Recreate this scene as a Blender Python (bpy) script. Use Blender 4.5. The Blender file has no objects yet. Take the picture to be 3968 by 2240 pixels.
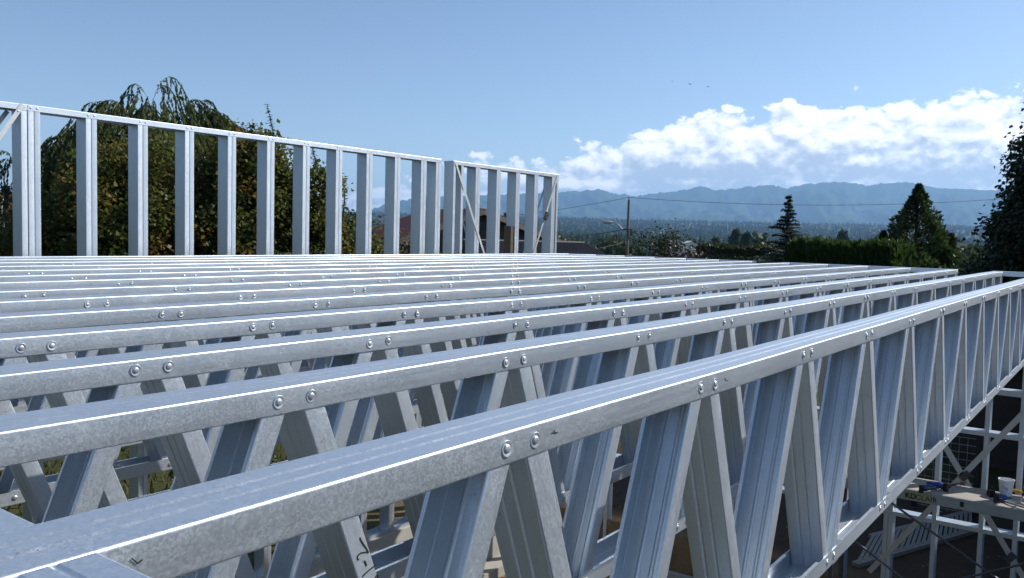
import bpy, math, random
import numpy as np
from mathutils import Vector, Matrix

scene = bpy.context.scene
random.seed(7)
rng = np.random.default_rng(11)
rad = math.radians

# ------------------------------------------------------------------ camera
# world: X runs along the trusses, Y goes away across them, Z up; truss tops at z = 0
W, H, F = 3968.0, 2240.0, 3308.52
CAM = np.array([0.0, -0.58681, 0.23381])
FW = np.array([0.80720473, 0.58674641, -0.06441415])
RT = np.array([0.58914132, -0.80759752, 0.02643391])
DN = np.array([-0.0365107, -0.05928661, -0.99757309])
cd = bpy.data.cameras.new("camera")
cam = bpy.data.objects.new("camera", cd)
scene.collection.objects.link(cam)
m = Matrix.Identity(4)
for i in range(3):
    m[i][0], m[i][1], m[i][2], m[i][3] = RT[i], -DN[i], -FW[i], CAM[i]
cam.matrix_world = m
cd.sensor_fit = 'HORIZONTAL'; cd.sensor_width = 36.0
cd.lens = F / W * 36.0
cd.clip_start = 0.02; cd.clip_end = 60000.0
scene.camera = cam

SUN_AZ, SUN_EL = 125.0, 36.0        # azimuth from +Y towards +X
# ------------------------------------------------------------------ world
world = bpy.data.worlds.new("World"); scene.world = world
world.use_nodes = True
nt = world.node_tree; nt.nodes.clear()

def N(tree, kind, **kw):
    n = tree.nodes.new(kind)
    for k, v in kw.items():
        setattr(n, k, v)
    return n

def mth(tree, op, a, b=None, c=None, clamp=False):
    n = tree.nodes.new("ShaderNodeMath"); n.operation = op; n.use_clamp = clamp
    for i, v in enumerate((a, b, c)):
        if v is None: continue
        if isinstance(v, (int, float)): n.inputs[i].default_value = v
        else: tree.links.new(v, n.inputs[i])
    return n.outputs[0]

def ramp(tree, fac, stops, interp='LINEAR'):
    n = tree.nodes.new("ShaderNodeValToRGB"); n.color_ramp.interpolation = interp
    els = n.color_ramp.elements
    while len(els) < len(stops): els.new(0.5)
    for e, (p, c) in zip(els, stops):
        e.position = p
        e.color = (c, c, c, 1) if isinstance(c, (int, float)) else (*c, 1)
    tree.links.new(fac, n.inputs[0])
    return n.outputs[0]

def build_world():
    # --- a group that gives the cloud cover for an (azimuth, elevation, 0) vector in degrees
    g = bpy.data.node_groups.new("cloud_cover", "ShaderNodeTree")
    g.interface.new_socket(name="Vec", in_out='INPUT', socket_type='NodeSocketVector')
    g.interface.new_socket(name="Cover", in_out='OUTPUT', socket_type='NodeSocketFloat')
    gi = g.nodes.new("NodeGroupInput"); go = g.nodes.new("NodeGroupOutput")
    sp = g.nodes.new("ShaderNodeSeparateXYZ"); g.links.new(gi.outputs[0], sp.inputs[0])
    az, el = sp.outputs[0], sp.outputs[1]
    # height of the bank (degrees) over azimuth 40..90, it goes on at its full height beyond
    f = mth(g, 'DIVIDE', mth(g, 'SUBTRACT', az, 35.0), 55.0, clamp=True)
    top = ramp(g, f, [(0.000, 0.000), (0.100, 0.224), (0.160, 0.345), (0.240, 0.414), (0.310, 0.457), (0.380, 0.491), (0.440, 0.543), (0.480, 0.569), (0.505, 0.621), (0.540, 0.716), (0.620, 0.733), (0.670, 0.784), (0.750, 0.741), (0.850, 0.776), (1.000, 0.802)])
    top = mth(g, 'MULTIPLY', top, 11.6)
    n1 = N(g, "ShaderNodeTexNoise"); n1.inputs['Scale'].default_value = 0.26
    n1.inputs['Detail'].default_value = 9.0; n1.inputs['Roughness'].default_value = 0.52
    mp = N(g, "ShaderNodeMapping"); mp.inputs['Scale'].default_value = (1.0, 1.5, 1.0)
    mp.inputs['Location'].default_value = (3.3, 1.7, 0.0)
    g.links.new(gi.outputs[0], mp.inputs[0]); g.links.new(mp.outputs[0], n1.inputs['Vector'])
    # cauliflower lumps: warped cells at two sizes
    wn = N(g, "ShaderNodeTexNoise"); wn.inputs['Scale'].default_value = 0.8; wn.inputs['Detail'].default_value = 5.0
    g.links.new(mp.outputs[0], wn.inputs['Vector'])
    wv = N(g, "ShaderNodeVectorMath", operation='SCALE'); wv.inputs['Scale'].default_value = 1.1
    g.links.new(wn.outputs['Color'], wv.inputs[0])
    wa = N(g, "ShaderNodeVectorMath", operation='ADD')
    g.links.new(mp.outputs[0], wa.inputs[0]); g.links.new(wv.outputs[0], wa.inputs[1])
    lumps = None
    for sc, am in ((0.52, 0.32), (1.35, 0.18), (3.2, 0.07)):
        v = N(g, "ShaderNodeTexVoronoi", feature='F1'); v.inputs['Scale'].default_value = sc
        g.links.new(wa.outputs[0], v.inputs['Vector'])
        t = mth(g, 'MULTIPLY', mth(g, 'SUBTRACT', 0.45, v.outputs['Distance']), am * 1.7)
        lumps = t if lumps is None else mth(g, 'ADD', lumps, t)
    # envelope: solid below the top line, open streaks of sky low down
    e = mth(g, 'ADD', mth(g, 'MULTIPLY', mth(g, 'SUBTRACT', top, el), 0.34), 0.06)
    e = mth(g, 'MINIMUM', e, 0.95)
    st = N(g, "ShaderNodeTexNoise"); st.inputs['Scale'].default_value = 0.3; st.inputs['Detail'].default_value = 6.0
    ms = N(g, "ShaderNodeMapping"); ms.inputs['Scale'].default_value = (0.45, 2.6, 1.0)
    g.links.new(gi.outputs[0], ms.inputs[0]); g.links.new(ms.outputs[0], st.inputs['Vector'])
    low = mth(g, 'MULTIPLY', mth(g, 'DIVIDE', mth(g, 'SUBTRACT', 5.6, el), 2.6, clamp=True), 1.0)
    cut = mth(g, 'MULTIPLY', mth(g, 'SUBTRACT', st.outputs['Fac'], 0.30), mth(g, 'MULTIPLY', low, 2.0))
    cutl = mth(g, 'MULTIPLY', cut, mth(g, 'DIVIDE', mth(g, 'SUBTRACT', 84.0, az), 16.0, clamp=True))
    d = mth(g, 'ADD', e, mth(g, 'MULTIPLY', mth(g, 'SUBTRACT', n1.outputs['Fac'], 0.5), 1.30))
    d = mth(g, 'ADD', d, lumps)
    d = mth(g, 'SUBTRACT', d, cutl)
    g.links.new(d, go.inputs[0])

    out = N(nt, "ShaderNodeOutputWorld")
    sky = N(nt, "ShaderNodeTexSky", sky_type='NISHITA'); sky.sun_disc = False
    sky.sun_elevation = rad(SUN_EL); sky.sun_rotation = rad(SUN_AZ)
    sky.altitude = 60.0; sky.air_density = 0.8; sky.dust_density = 0.3; sky.ozone_density = 1.1
    bs = N(nt, "ShaderNodeBackground"); bs.inputs[1].default_value = 0.106
    nt.links.new(sky.outputs[0], bs.inputs[0])
    tc = N(nt, "ShaderNodeTexCoord")
    s = N(nt, "ShaderNodeSeparateXYZ"); nt.links.new(tc.outputs['Generated'], s.inputs[0])
    azr = mth(nt, 'MULTIPLY', mth(nt, 'ARCTAN2', s.outputs[0], s.outputs[1]), 57.29578)
    elr = mth(nt, 'MULTIPLY', mth(nt, 'ARCSINE', s.outputs[2]), 57.29578)

    def cover(da, de):
        c = N(nt, "ShaderNodeCombineXYZ")
        nt.links.new(mth(nt, 'ADD', azr, da), c.inputs[0]); nt.links.new(mth(nt, 'ADD', elr, de), c.inputs[1])
        gn = N(nt, "ShaderNodeGroup"); gn.node_tree = g
        nt.links.new(c.outputs[0], gn.inputs[0])
        return gn.outputs[0]
    d0 = cover(0, 0); d1 = cover(0.22, 0.5); d2 = cover(0.9, 2.0)
    mask = ramp(nt, d0, [(0.08, 0.0), (0.24, 0.80), (0.42, 1.0)], 'EASE')
    # sunward side of each lump is thin towards the sun and bright, the rest grey
    lit = mth(nt, 'ADD', mth(nt, 'MULTIPLY', mth(nt, 'SUBTRACT', d0, d1), 1.15),
              mth(nt, 'MULTIPLY', mth(nt, 'SUBTRACT', d0, d2), 0.62))
    lit = mth(nt, 'ADD', lit, 0.22)
    lit = mth(nt, 'SUBTRACT', lit, mth(nt, 'MULTIPLY', mth(nt, 'SUBTRACT', d0, 0.35), 0.16))
    col = ramp(nt, lit, [(0.0, (0.40, 0.45, 0.53)), (0.28, (0.53, 0.58, 0.65)), (0.55, (0.76, 0.785, 0.81)),
                         (0.95, (1.05, 1.03, 0.985))])
    bc = N(nt, "ShaderNodeBackground"); bc.inputs[1].default_value = 1.12
    nt.links.new(col, bc.inputs[0])
    mx = N(nt, "ShaderNodeMixShader")
    nt.links.new(mask, mx.inputs[0])
    nt.links.new(bs.outputs[0], mx.inputs[1]); nt.links.new(bc.outputs[0], mx.inputs[2])
    # clouds only stand in a belt above the horizon (elsewhere the plain sky is enough)
    gate = mth(nt, 'MULTIPLY', mth(nt, 'GREATER_THAN', s.outputs[2], 0.0), mth(nt, 'LESS_THAN', elr, 16.0))
    gx = N(nt, "ShaderNodeMixShader"); nt.links.new(gate, gx.inputs[0])
    nt.links.new(bs.outputs[0], gx.inputs[1]); nt.links.new(mx.outputs[0], gx.inputs[2])
    nt.links.new(gx.outputs[0], out.inputs[0])
    world.cycles.sampling_method = 'MANUAL'; world.cycles.sample_map_resolution = 512
build_world()

# ------------------------------------------------------------------ sun, exposure
sd = bpy.data.lights.new("sun", 'SUN'); sd.energy = 4.8; sd.angle = rad(0.53); sd.color = (1.0, 0.965, 0.91)
sun = bpy.data.objects.new("sun", sd); scene.collection.objects.link(sun)
to_sun = Vector((math.sin(rad(SUN_AZ)) * math.cos(rad(SUN_EL)), math.cos(rad(SUN_AZ)) * math.cos(rad(SUN_EL)), math.sin(rad(SUN_EL))))
sun.rotation_euler = to_sun.to_track_quat('Z', 'Y').to_euler()
sun.location = (0, 0, 30)
vs = scene.view_settings
vs.view_transform = 'Standard'; vs.look = 'None'; vs.gamma = 1.0; vs.exposure = 0.42; vs.use_curve_mapping = False
scene.render.engine = 'CYCLES'
scene.cycles.volume_bounces = 1; scene.cycles.max_bounces = 6; scene.cycles.diffuse_bounces = 3; scene.cycles.glossy_bounces = 4
scene.cycles.transparent_max_bounces = 8

# ------------------------------------------------------------------ helpers
def px(u, v):                     # direction through a pixel of the 3968 x 2240 photograph
    return FW * F + RT * (u - W / 2) + DN * (v - H / 2)
def on_x(u, v, x): d = px(u, v); return CAM + d * ((x - CAM[0]) / d[0])
def on_y(u, v, y): d = px(u, v); return CAM + d * ((y - CAM[1]) / d[1])
def on_z(u, v, z): d = px(u, v); return CAM + d * ((z - CAM[2]) / d[2])
def at_d(u, v, dist): d = px(u, v); return CAM + d * (dist / math.hypot(d[0], d[1]))

def link(o, parent=None):
    scene.collection.objects.link(o)
    if parent is not None: o.parent = parent
    return o
def tag(o, label, cat, group=None):
    o['label'] = label; o['category'] = cat
    if group: o['group'] = group
    return o
def structure(o): o['kind'] = 'structure'; return o
def stuff(o): o['kind'] = 'stuff'; return o
def thing(name, label, cat, loc=(0, 0, 0), group=None, rotz=0.0):
    o = bpy.data.objects.new(name, None); o.empty_display_size = 0.1
    o.location = loc; o.rotation_euler = (0, 0, rotz)
    link(o); return tag(o, label, cat, group)
def mesh_data(name, verts, faces, mat, smooth=None):
    me = bpy.data.meshes.new(name); me.from_pydata([tuple(map(float, v)) for v in verts], [], faces)
    me.materials.append(mat)
    if smooth:
        me.shade_smooth(); me.set_sharp_from_angle(angle=rad(smooth))
    me.update(); return me
def obj(name, me, parent=None, loc=None, rot=None):
    o = bpy.data.objects.new(name, me); link(o, parent)
    if loc is not None: o.location = loc
    if rot is not None: o.rotation_euler = rot
    return o
class MB:
    """collects shapes for one mesh"""
    def __init__(s): s.v = []; s.f = []
    def add(s, v, f):
        n = len(s.v); s.v += [tuple(p) for p in v]; s.f += [tuple(i + n for i in q) for q in f]
    def box(s, a, b, bevel=0.0):
        x0, y0, z0 = a; x1, y1, z1 = b
        s.add([(x0, y0, z0), (x1, y0, z0), (x1, y1, z0), (x0, y1, z0), (x0, y0, z1), (x1, y0, z1), (x1, y1, z1), (x0, y1, z1)],
              [(0, 3, 2, 1), (4, 5, 6, 7), (0, 1, 5, 4), (1, 2, 6, 5), (2, 3, 7, 6), (3, 0, 4, 7)])
    def bar(s, p0, p1, w, t, up=(0, 0, 1)):
        """box along p0-p1; w across, t along the 'up'-ish direction"""
        p0 = np.array(p0, float); p1 = np.array(p1, float); d = p1 - p0; d /= np.linalg.norm(d)
        u = np.array(up, float); u -= d * (u @ d); u /= np.linalg.norm(u); c = np.cross(d, u)
        v = [p + c * a * w / 2 + u * b * t / 2 for p in (p0, p1) for a, b in ((-1, -1), (1, -1), (1, 1), (-1, 1))]
        s.add(v, [(0, 3, 2, 1), (4, 5, 6, 7), (0, 1, 5, 4), (1, 2, 6, 5), (2, 3, 7, 6), (3, 0, 4, 7)])
    def tube(s, pts, r, n=8, caps=True):
        pts = [np.array(p, float) for p in pts]; rs = r if hasattr(r, '__len__') else [r] * len(pts)
        base = len(s.v); prev = None
        for i, p in enumerate(pts):
            d = pts[min(i + 1, len(pts) - 1)] - pts[max(i - 1, 0)]; d = d / (np.linalg.norm(d) + 1e-12)
            if prev is None:
                a = np.array((0, 0, 1.0)) if abs(d[2]) < 0.9 else np.array((1.0, 0, 0))
            else: a = prev
            u = a - d * (a @ d); u /= np.linalg.norm(u) + 1e-12; w = np.cross(d, u); prev = u
            for k in range(n):
                t = 2 * math.pi * k / n
                s.v.append(tuple(p + rs[i] * (math.cos(t) * u + math.sin(t) * w)))
        for i in range(len(pts) - 1):
            for k in range(n):
                a = base + i * n + k; b = base + i * n + (k + 1) % n
                s.f.append((a, b, b + n, a + n))
        if caps:
            s.f.append(tuple(base + k for k in reversed(range(n))))
            s.f.append(tuple(base + (len(pts) - 1) * n + k for k in range(n)))
    def lathe(s, prof, c=(0, 0, 0), n=16):
        base = len(s.v); c = np.array(c, float)
        for r, z in prof:
            for k in range(n):
                t = 2 * math.pi * k / n; s.v.append(tuple(c + np.array((r * math.cos(t), r * math.sin(t), z))))
        for i in range(len(prof) - 1):
            for k in range(n):
                a = base + i * n + k; b = base + i * n + (k + 1) % n
                s.f.append((a, b, b + n, a + n))
        s.f.append(tuple(base + (len(prof) - 1) * n + k for k in range(n)))
        s.f.append(tuple(base + k for k in reversed(range(n))))
    def build(s, name, mat, parent=None, smooth=None):
        return obj(name, mesh_data(name, s.v, s.f, mat, smooth), parent)

def cprof(w, fl, lip=0.009, t=0.0014, r=0.0031, ribs=(), rd=0.0015, rw=0.0036):
    """C section in (a, b): web on b = 0 from a = 0 to w, flanges to b = fl; outer then inner outline"""
    def arc(cx, cy, r, a0, a1, n):
        return [(cx + r * math.cos(a0 + (a1 - a0) * i / n), cy + r * math.sin(a0 + (a1 - a0) * i / n)) for i in range(n + 1)]
    pi = math.pi; P = []
    if lip:
        P += [(lip, fl)] + arc(r, fl - r, r, pi / 2, pi, 3)
    else: P += [(0, fl)]
    e_ = 0.0007
    P += [(0, r + e_)] + arc(r, r, r, pi, 1.5 * pi, 4) + [(r + e_, 0)]
    for c in ribs:
        P += [(c - rw - e_, 0), (c - rw, 0), (c - rw * 0.45, rd), (c + rw * 0.45, rd), (c + rw, 0), (c + rw + e_, 0)]
    P += [(w - r - e_, 0)] + arc(w - r, r, r, 1.5 * pi, 2 * pi, 4) + [(w, r + e_)]
    if lip: P += arc(w - r, fl - r, r, 0, pi / 2, 3) + [(w - lip, fl)]
    else: P += [(w, fl)]
    Q = []
    for i, p in enumerate(P):
        a = P[max(i - 1, 0)]; b = P[min(i + 1, len(P) - 1)]
        d = (b[0] - a[0], b[1] - a[1]); l = math.hypot(*d) or 1
        Q.append((p[0] - d[1] / l * t, p[1] + d[0] / l * t))
    return P, Q
def cmember(mb, prof, p0, p1, adir, bdir, segs=1, wob=0.0):
    """extrude a C section from p0 to p1 (p0, p1 are where a = b = 0); wob = bow of thin sheet, in metres"""
    P, Q = prof; p0 = np.array(p0, float); p1 = np.array(p1, float); A = np.array(adir, float); B = np.array(bdir, float)
    n = len(P); v = []; m_ = 2 * n
    ph = [random.uniform(0, 6.28) for _ in range(6)]
    for i in range(segs + 1):
        x = i / segs; L = np.linalg.norm(p1 - p0) * x
        oa = .3 * wob * (math.sin(L * 1.1 + ph[0]) + .5 * math.sin(L * 3.7 + ph[1])); ob = wob * (.5 * math.sin(L * 1.7 + ph[2]) + .35 * math.sin(L * 5.3 + ph[3]))
        tw = wob * 9.0 * (math.sin(L * 2.3 + ph[4]) + .6 * math.sin(L * 7.1 + ph[5]))
        base = p0 + (p1 - p0) * x + A * oa + B * ob
        for ring in (P, Q):
            v += [base + A * (a + tw * b) + B * b for a, b in ring]
    f = []
    flip = np.dot(np.cross(A, B), p1 - p0) > 0
    def q(*i): f.append(tuple(reversed(i)) if flip else i)
    for s_ in range(segs):
        o = s_ * m_
        for i in range(n - 1):
            q(o + i, o + i + 1, o + m_ + i + 1, o + m_ + i)
            q(o + n + i + 1, o + n + i, o + m_ + n + i, o + m_ + n + i + 1)
        q(o, o + m_, o + m_ + n, o + n); q(o + m_ - 1, o + 2 * m_ - 1, o + m_ + n - 1, o + n - 1)
    e = segs * m_
    for i in range(n - 1):
        q(i + 1, i, n + i, n + i + 1)
        q(e + i, e + i + 1, e + n + i + 1, e + n + i)
    mb.add(v, f)

# ------------------------------------------------------------------ materials
def new_mat(name):
    mt = bpy.data.materials.new(name); mt.use_nodes = True
    b = mt.node_tree.nodes['Principled BSDF']
    return mt, mt.node_tree, b
def set_bump(t, b, h, strength, dist):
    bn = N(t, "ShaderNodeBump"); bn.inputs['Strength'].default_value = strength; bn.inputs['Distance'].default_value = dist
    t.links.new(h, bn.inputs['Height']); t.links.new(bn.outputs[0], b.inputs['Normal'])
def noise(t, vec, scale, detail=4.0, rough=0.5, dist=0.0):
    n = N(t, "ShaderNodeTexNoise"); n.inputs['Scale'].default_value = scale; n.inputs['Detail'].default_value = detail
    n.inputs['Roughness'].default_value = rough; n.inputs['Distortion'].default_value = dist
    t.links.new(vec, n.inputs['Vector']); return n.outputs['Fac']
def coords(t, kind='Object', randomise=False, scale=None):
    c = N(t, "ShaderNodeTexCoord").outputs[kind]
    if scale:
        mp = N(t, "ShaderNodeMapping"); mp.inputs['Scale'].default_value = scale; t.links.new(c, mp.inputs[0]); c = mp.outputs[0]
    if randomise:
        oi = N(t, "ShaderNodeObjectInfo"); a = N(t, "ShaderNodeVectorMath", operation='ADD')
        s = N(t, "ShaderNodeMath"); s.operation = 'MULTIPLY'; s.inputs[1].default_value = 37.0
        t.links.new(oi.outputs['Random'], s.inputs[0]); t.links.new(c, a.inputs[0]); t.links.new(s.outputs[0], a.inputs[1]); c = a.outputs[0]
    return c
def mixc(t, fac, a, b, mode='MIX'):
    n = N(t, "ShaderNodeMix", data_type='RGBA', blend_type=mode)
    for s, v in ((n.inputs[0], fac), (n.inputs[6], a), (n.inputs[7], b)):
        if isinstance(v, (int, float)): s.default_value = v
        elif isinstance(v, tuple): s.default_value = (*v, 1)
        else: t.links.new(v, s)
    return n.outputs[2]

def mat_galv():
    mt, t, b = new_mat("galvanised_steel")
    c = coords(t, 'Object', True)
    vo = N(t, "ShaderNodeTexVoronoi"); vo.inputs['Scale'].default_value = 400.0
    t.links.new(c, vo.inputs['Vector'])
    sp = N(t, "ShaderNodeSeparateColor"); t.links.new(vo.outputs['Color'], sp.inputs[0])
    spang = sp.outputs[0]
    cloud = noise(t, c, 9.0, 2.0, 0.6)
    grime = ramp(t, noise(t, c, 16.0, 5.0, 0.75), [(0.58, 0.0), (0.72, 1.0)])
    specks = ramp(t, noise(t, c, 420.0, 1.0, 0.6), [(0.64, 0.0), (0.70, 1.0)])
    base = mixc(t, mth(t, 'MULTIPLY', spang, 0.32), (0.58, 0.635, 0.685), (0.80, 0.845, 0.885))
    base = mixc(t, mth(t, 'MULTIPLY', cloud, 0.22), base, (0.50, 0.53, 0.56))
    base = mixc(t, mth(t, 'MULTIPLY', grime, 0.12), base, (0.36, 0.36, 0.35))
    sm = N(t, "ShaderNodeMapping"); sm.inputs['Scale'].default_value = (3.0, 130.0, 130.0); t.links.new(c, sm.inputs[0])
    streak = noise(t, sm.outputs[0], 1.0, 2.0, 0.6)
    base = mixc(t, mth(t, 'MULTIPLY', streak, 0.16), base, (0.42, 0.45, 0.49))
    base = mixc(t, mth(t, 'MULTIPLY', specks, mth(t, 'MULTIPLY', grime, 0.95)), base, (0.09, 0.09, 0.09))
    t.links.new(base, b.inputs['Base Color'])
    b.inputs['Metallic'].default_value = 0.80
    r = mth(t, 'ADD', 0.30, mth(t, 'MULTIPLY', spang, 0.12))
    r = mth(t, 'ADD', r, mth(t, 'MULTIPLY', cloud, 0.14))
    r = mth(t, 'ADD', r, mth(t, 'MULTIPLY', grime, 0.12))
    r = mth(t, 'ADD', r, mth(t, 'MULTIPLY', mth(t, 'SUBTRACT', streak, 0.5), 0.18))
    t.links.new(r, b.inputs['Roughness'])
    set_bump(t, b, spang, 0.05, 0.0003)
    return mt
def mat_plain(name, col, rough=0.6, metal=0.0, var=0.25, scale=12.0, bump=0.0, bdist=0.01, spec=0.4):
    mt, t, b = new_mat(name); c = coords(t, 'Object', True)
    n = noise(t, c, scale, 6.0, 0.6)
    dark = tuple(x * (1 - var) for x in col); lite = tuple(min(1, x * (1 + var)) for x in col)
    t.links.new(mixc(t, n, dark, lite), b.inputs['Base Color'])
    b.inputs['Roughness'].default_value = rough; b.inputs['Metallic'].default_value = metal
    b.inputs['Specular IOR Level'].default_value = spec
    if bump: set_bump(t, b, n, bump, bdist)
    return mt
def mat_leaf(name, cols, trans=0.35, rough=0.5, spec=0.3):
    """foliage: colour from the per-leaf value 'tint'"""
    mt, t, b = new_mat(name)
    a = N(t, "ShaderNodeAttribute"); a.attribute_name = 'tint'
    k = len(cols) - 1
    col = ramp(t, a.outputs['Fac'], [(i / k, c) for i, c in enumerate(cols)])
    t.links.new(col, b.inputs['Base Color']); b.inputs['Roughness'].default_value = rough
    b.inputs['Specular IOR Level'].default_value = spec
    tr = N(t, "ShaderNodeBsdfTranslucent"); t.links.new(col, tr.inputs[0])
    mx = N(t, "ShaderNodeMixShader"); mx.inputs[0].default_value = trans
    t.links.new(b.outputs[0], mx.inputs[1]); t.links.new(tr.outputs[0], mx.inputs[2])
    t.links.new(mx.outputs[0], t.nodes['Material Output'].inputs[0])
    return mt
def mat_wood(name, col, grain=(3.0, 40.0, 40.0), rough=0.75):
    mt, t, b = new_mat(name); c = coords(t, 'Object', True, grain)
    n = noise(t, c, 1.0, 7.0, 0.65, 0.6)
    t.links.new(mixc(t, n, tuple(x * 0.55 for x in col), tuple(x * 1.3 for x in col)), b.inputs['Base Color'])
    b.inputs['Roughness'].default_value = rough; set_bump(t, b, n, 0.25, 0.004)
    return mt
def mat_concrete():
    mt, t, b = new_mat("concrete"); c = coords(t)
    n = noise(t, c, 2.2, 8.0, 0.65); f = noise(t, c, 60.0, 4.0)
    pits = ramp(t, noise(t, c, 26.0, 3.0, 0.5), [(0.66, 0.0), (0.71, 1.0)])
    col = mixc(t, n, (0.27, 0.255, 0.22), (0.42, 0.40, 0.35)); col = mixc(t, mth(t, 'MULTIPLY', pits, 0.75), col, (0.10, 0.095, 0.085))
    t.links.new(col, b.inputs['Base Color']); b.inputs['Roughness'].default_value = 0.9
    set_bump(t, b, mth(t, 'SUBTRACT', f, pits), 0.3, 0.004)
    return mt
def mat_ground():
    """dirt round the site, rough grass further out, pale fields far away"""
    mt, t, b = new_mat("ground_soil_and_grass")
    c = coords(t); s = N(t, "ShaderNodeSeparateXYZ"); t.links.new(c, s.inputs[0])
    n1 = noise(t, c, 0.35, 7.0, 0.6); n2 = noise(t, c, 5.0, 8.0, 0.65); n3 = noise(t, c, 38.0, 6.0, 0.7)
    n4 = noise(t, c, 0.004, 5.0, 0.55)
    dirt = mixc(t, n2, (0.10, 0.058, 0.030), (0.30, 0.175, 0.080)); dirt = mixc(t, mth(t, 'MULTIPLY', n3, 0.55), dirt, (0.34, 0.25, 0.15))
    grass = mixc(t, n3, (0.020, 0.028, 0.009), (0.070, 0.082, 0.024)); grass = mixc(t, mth(t, 'MULTIPLY', n2, 0.5), grass, (0.09, 0.075, 0.035))
    soil = mixc(t, n2, (0.028, 0.021, 0.015), (0.075, 0.056, 0.038))
    # dirt belt beyond the far stem wall, grass behind it and to the left
    v = mth(t, 'ADD', s.outputs[1], mth(t, 'MULTIPLY', mth(t, 'SUBTRACT', n1, 0.5), 5.0))
    v = mth(t, 'SUBTRACT', v, mth(t, 'MULTIPLY', s.outputs[0], 0.9))
    gm = mth(t, 'DIVIDE', mth(t, 'ADD', v, 0.6), 1.0, clamp=True)
    ex = mth(t, 'DIVIDE', mth(t, 'SUBTRACT', s.outputs[0], 9.2), 0.6, clamp=True)
    near = mixc(t, gm, dirt, grass)
    dulled_ground = mixc(t, n3, (0.040, 0.038, 0.036), (0.105, 0.10, 0.095))  # grey ground tone added, shade put into its colour for the steel's reflections
    gv_ = mth(t, 'DIVIDE', mth(t, 'SUBTRACT', 3.2, mth(t, 'ADD', s.outputs[1], mth(t, 'MULTIPLY', n1, 2.0))), 1.2, clamp=True)
    near = mixc(t, gv_, near, dulled_ground)
    ex2 = mth(t, 'DIVIDE', mth(t, 'SUBTRACT', mth(t, 'ADD', s.outputs[0], mth(t, 'MULTIPLY', n1, 3.0)), 14.6), 1.0, clamp=True)
    rightside = mixc(t, ex2, soil, grass)
    near = mixc(t, ex, near, rightside)
    g2 = N(t, "ShaderNodeVectorMath", operation='LENGTH'); t.links.new(c, g2.inputs[0])
    d = g2.outputs['Value']
    fields = ramp(t, n4, [(0.30, (0.045, 0.060, 0.022)), (0.45, (0.10, 0.125, 0.045)), (0.55, (0.16, 0.16, 0.075)), (0.68, (0.06, 0.085, 0.03))])
    fields = mixc(t, mth(t, 'DIVIDE', mth(t, 'SUBTRACT', d, 1000.0), 500.0, clamp=True), fields, mixc(t, n4, (0.016, 0.026, 0.011), (0.040, 0.055, 0.022)))
    far = mth(t, 'DIVIDE', mth(t, 'SUBTRACT', d, 40.0), 60.0, clamp=True)
    col = mixc(t, far, near, fields)
    t.links.new(col, b.inputs['Base Color']); b.inputs['Roughness'].default_value = 0.95; b.inputs['Specular IOR Level'].default_value = 0.15
    set_bump(t, b, mth(t, 'ADD', n2, mth(t, 'MULTIPLY', n3, 0.5)), 0.6, 0.06)
    return mt
def mat_hills():
    mt, t, b = new_mat("forested_slopes"); c = coords(t)
    n = noise(t, c, 0.0035, 8.0, 0.6); n2 = noise(t, c, 0.0009, 6.0, 0.55)
    col = mixc(t, n, (0.018, 0.032, 0.014), (0.05, 0.075, 0.03))
    clear = ramp(t, n2, [(0.58, 0.0), (0.64, 1.0)])
    s = N(t, "ShaderNodeSeparateXYZ"); t.links.new(c, s.inputs[0])
    lowz = mth(t, 'SUBTRACT', 1.0, mth(t, 'DIVIDE', s.outputs[2], 330.0, clamp=True))
    col = mixc(t, mth(t, 'MULTIPLY', clear, lowz), col, (0.16, 0.15, 0.10))
    t.links.new(col, b.inputs['Base Color']); b.inputs['Roughness'].default_value = 1.0; b.inputs['Specular IOR Level'].default_value = 0.0
    return mt

M = {}
M['galv'] = mat_galv()
M['screw'] = mat_plain("zinc_screw", (0.50, 0.53, 0.56), 0.48, 0.82, 0.1, 300.0)
M['strap'] = mat_plain("galvanised_strap", (0.55, 0.56, 0.54), 0.45, 0.7, 0.15, 40.0)
M['conc'] = mat_concrete(); M['ground'] = mat_ground(); M['hills'] = mat_hills()
M['ink'] = mat_plain("black_marker_ink", (0.012, 0.012, 0.014), 0.5, 0, 0.1)
M['wood'] = mat_wood("weathered_brown_wood", (0.085, 0.055, 0.032), (40, 40, 4))
M['plank_top'] = mat_wood("plank_plywood", (0.36, 0.32, 0.27), (30, 3, 30))
M['plank_rail'] = mat_plain("dull_aluminium", (0.34, 0.36, 0.36), 0.5, 0.6, 0.25, 9.0)
M['decal'] = mat_plain("pale_olive_sticker", (0.30, 0.31, 0.17), 0.5, 0, 0.15, 20.0)
M['blue'] = mat_plain("blue_plastic", (0.015, 0.05, 0.22), 0.4, 0, 0.1)
M['black'] = mat_plain("black_plastic", (0.014, 0.014, 0.016), 0.5, 0, 0.2)
M['dsteel'] = mat_plain("dark_steel", (0.10, 0.10, 0.11), 0.42, 0.7, 0.2, 30.0)
M['white_pl'] = mat_plain("white_plastic", (0.72, 0.72, 0.74), 0.4, 0, 0.05)
M['yellow'] = mat_plain("yellow_plastic", (0.70, 0.33, 0.02), 0.4, 0, 0.05)
M['red_pr'] = mat_plain("red_print", (0.45, 0.03, 0.08), 0.5, 0, 0.05)
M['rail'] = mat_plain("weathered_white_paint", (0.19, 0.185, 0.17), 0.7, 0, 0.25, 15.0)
M['wire'] = mat_plain("galvanised_wire", (0.40, 0.39, 0.36), 0.5, 0.5, 0.1)
M['clap'] = mat_plain("pale_blue_clapboard", (0.46, 0.51, 0.54), 0.65, 0, 0.1, 6.0)
M['shingle'] = mat_plain("charcoal_shingles", (0.045, 0.045, 0.047), 0.9, 0, 0.35, 7.0, 0.4, 0.02)
M['dark_siding'] = mat_plain("dark_brown_siding", (0.055, 0.045, 0.040), 0.8, 0, 0.25, 3.0)
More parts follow.
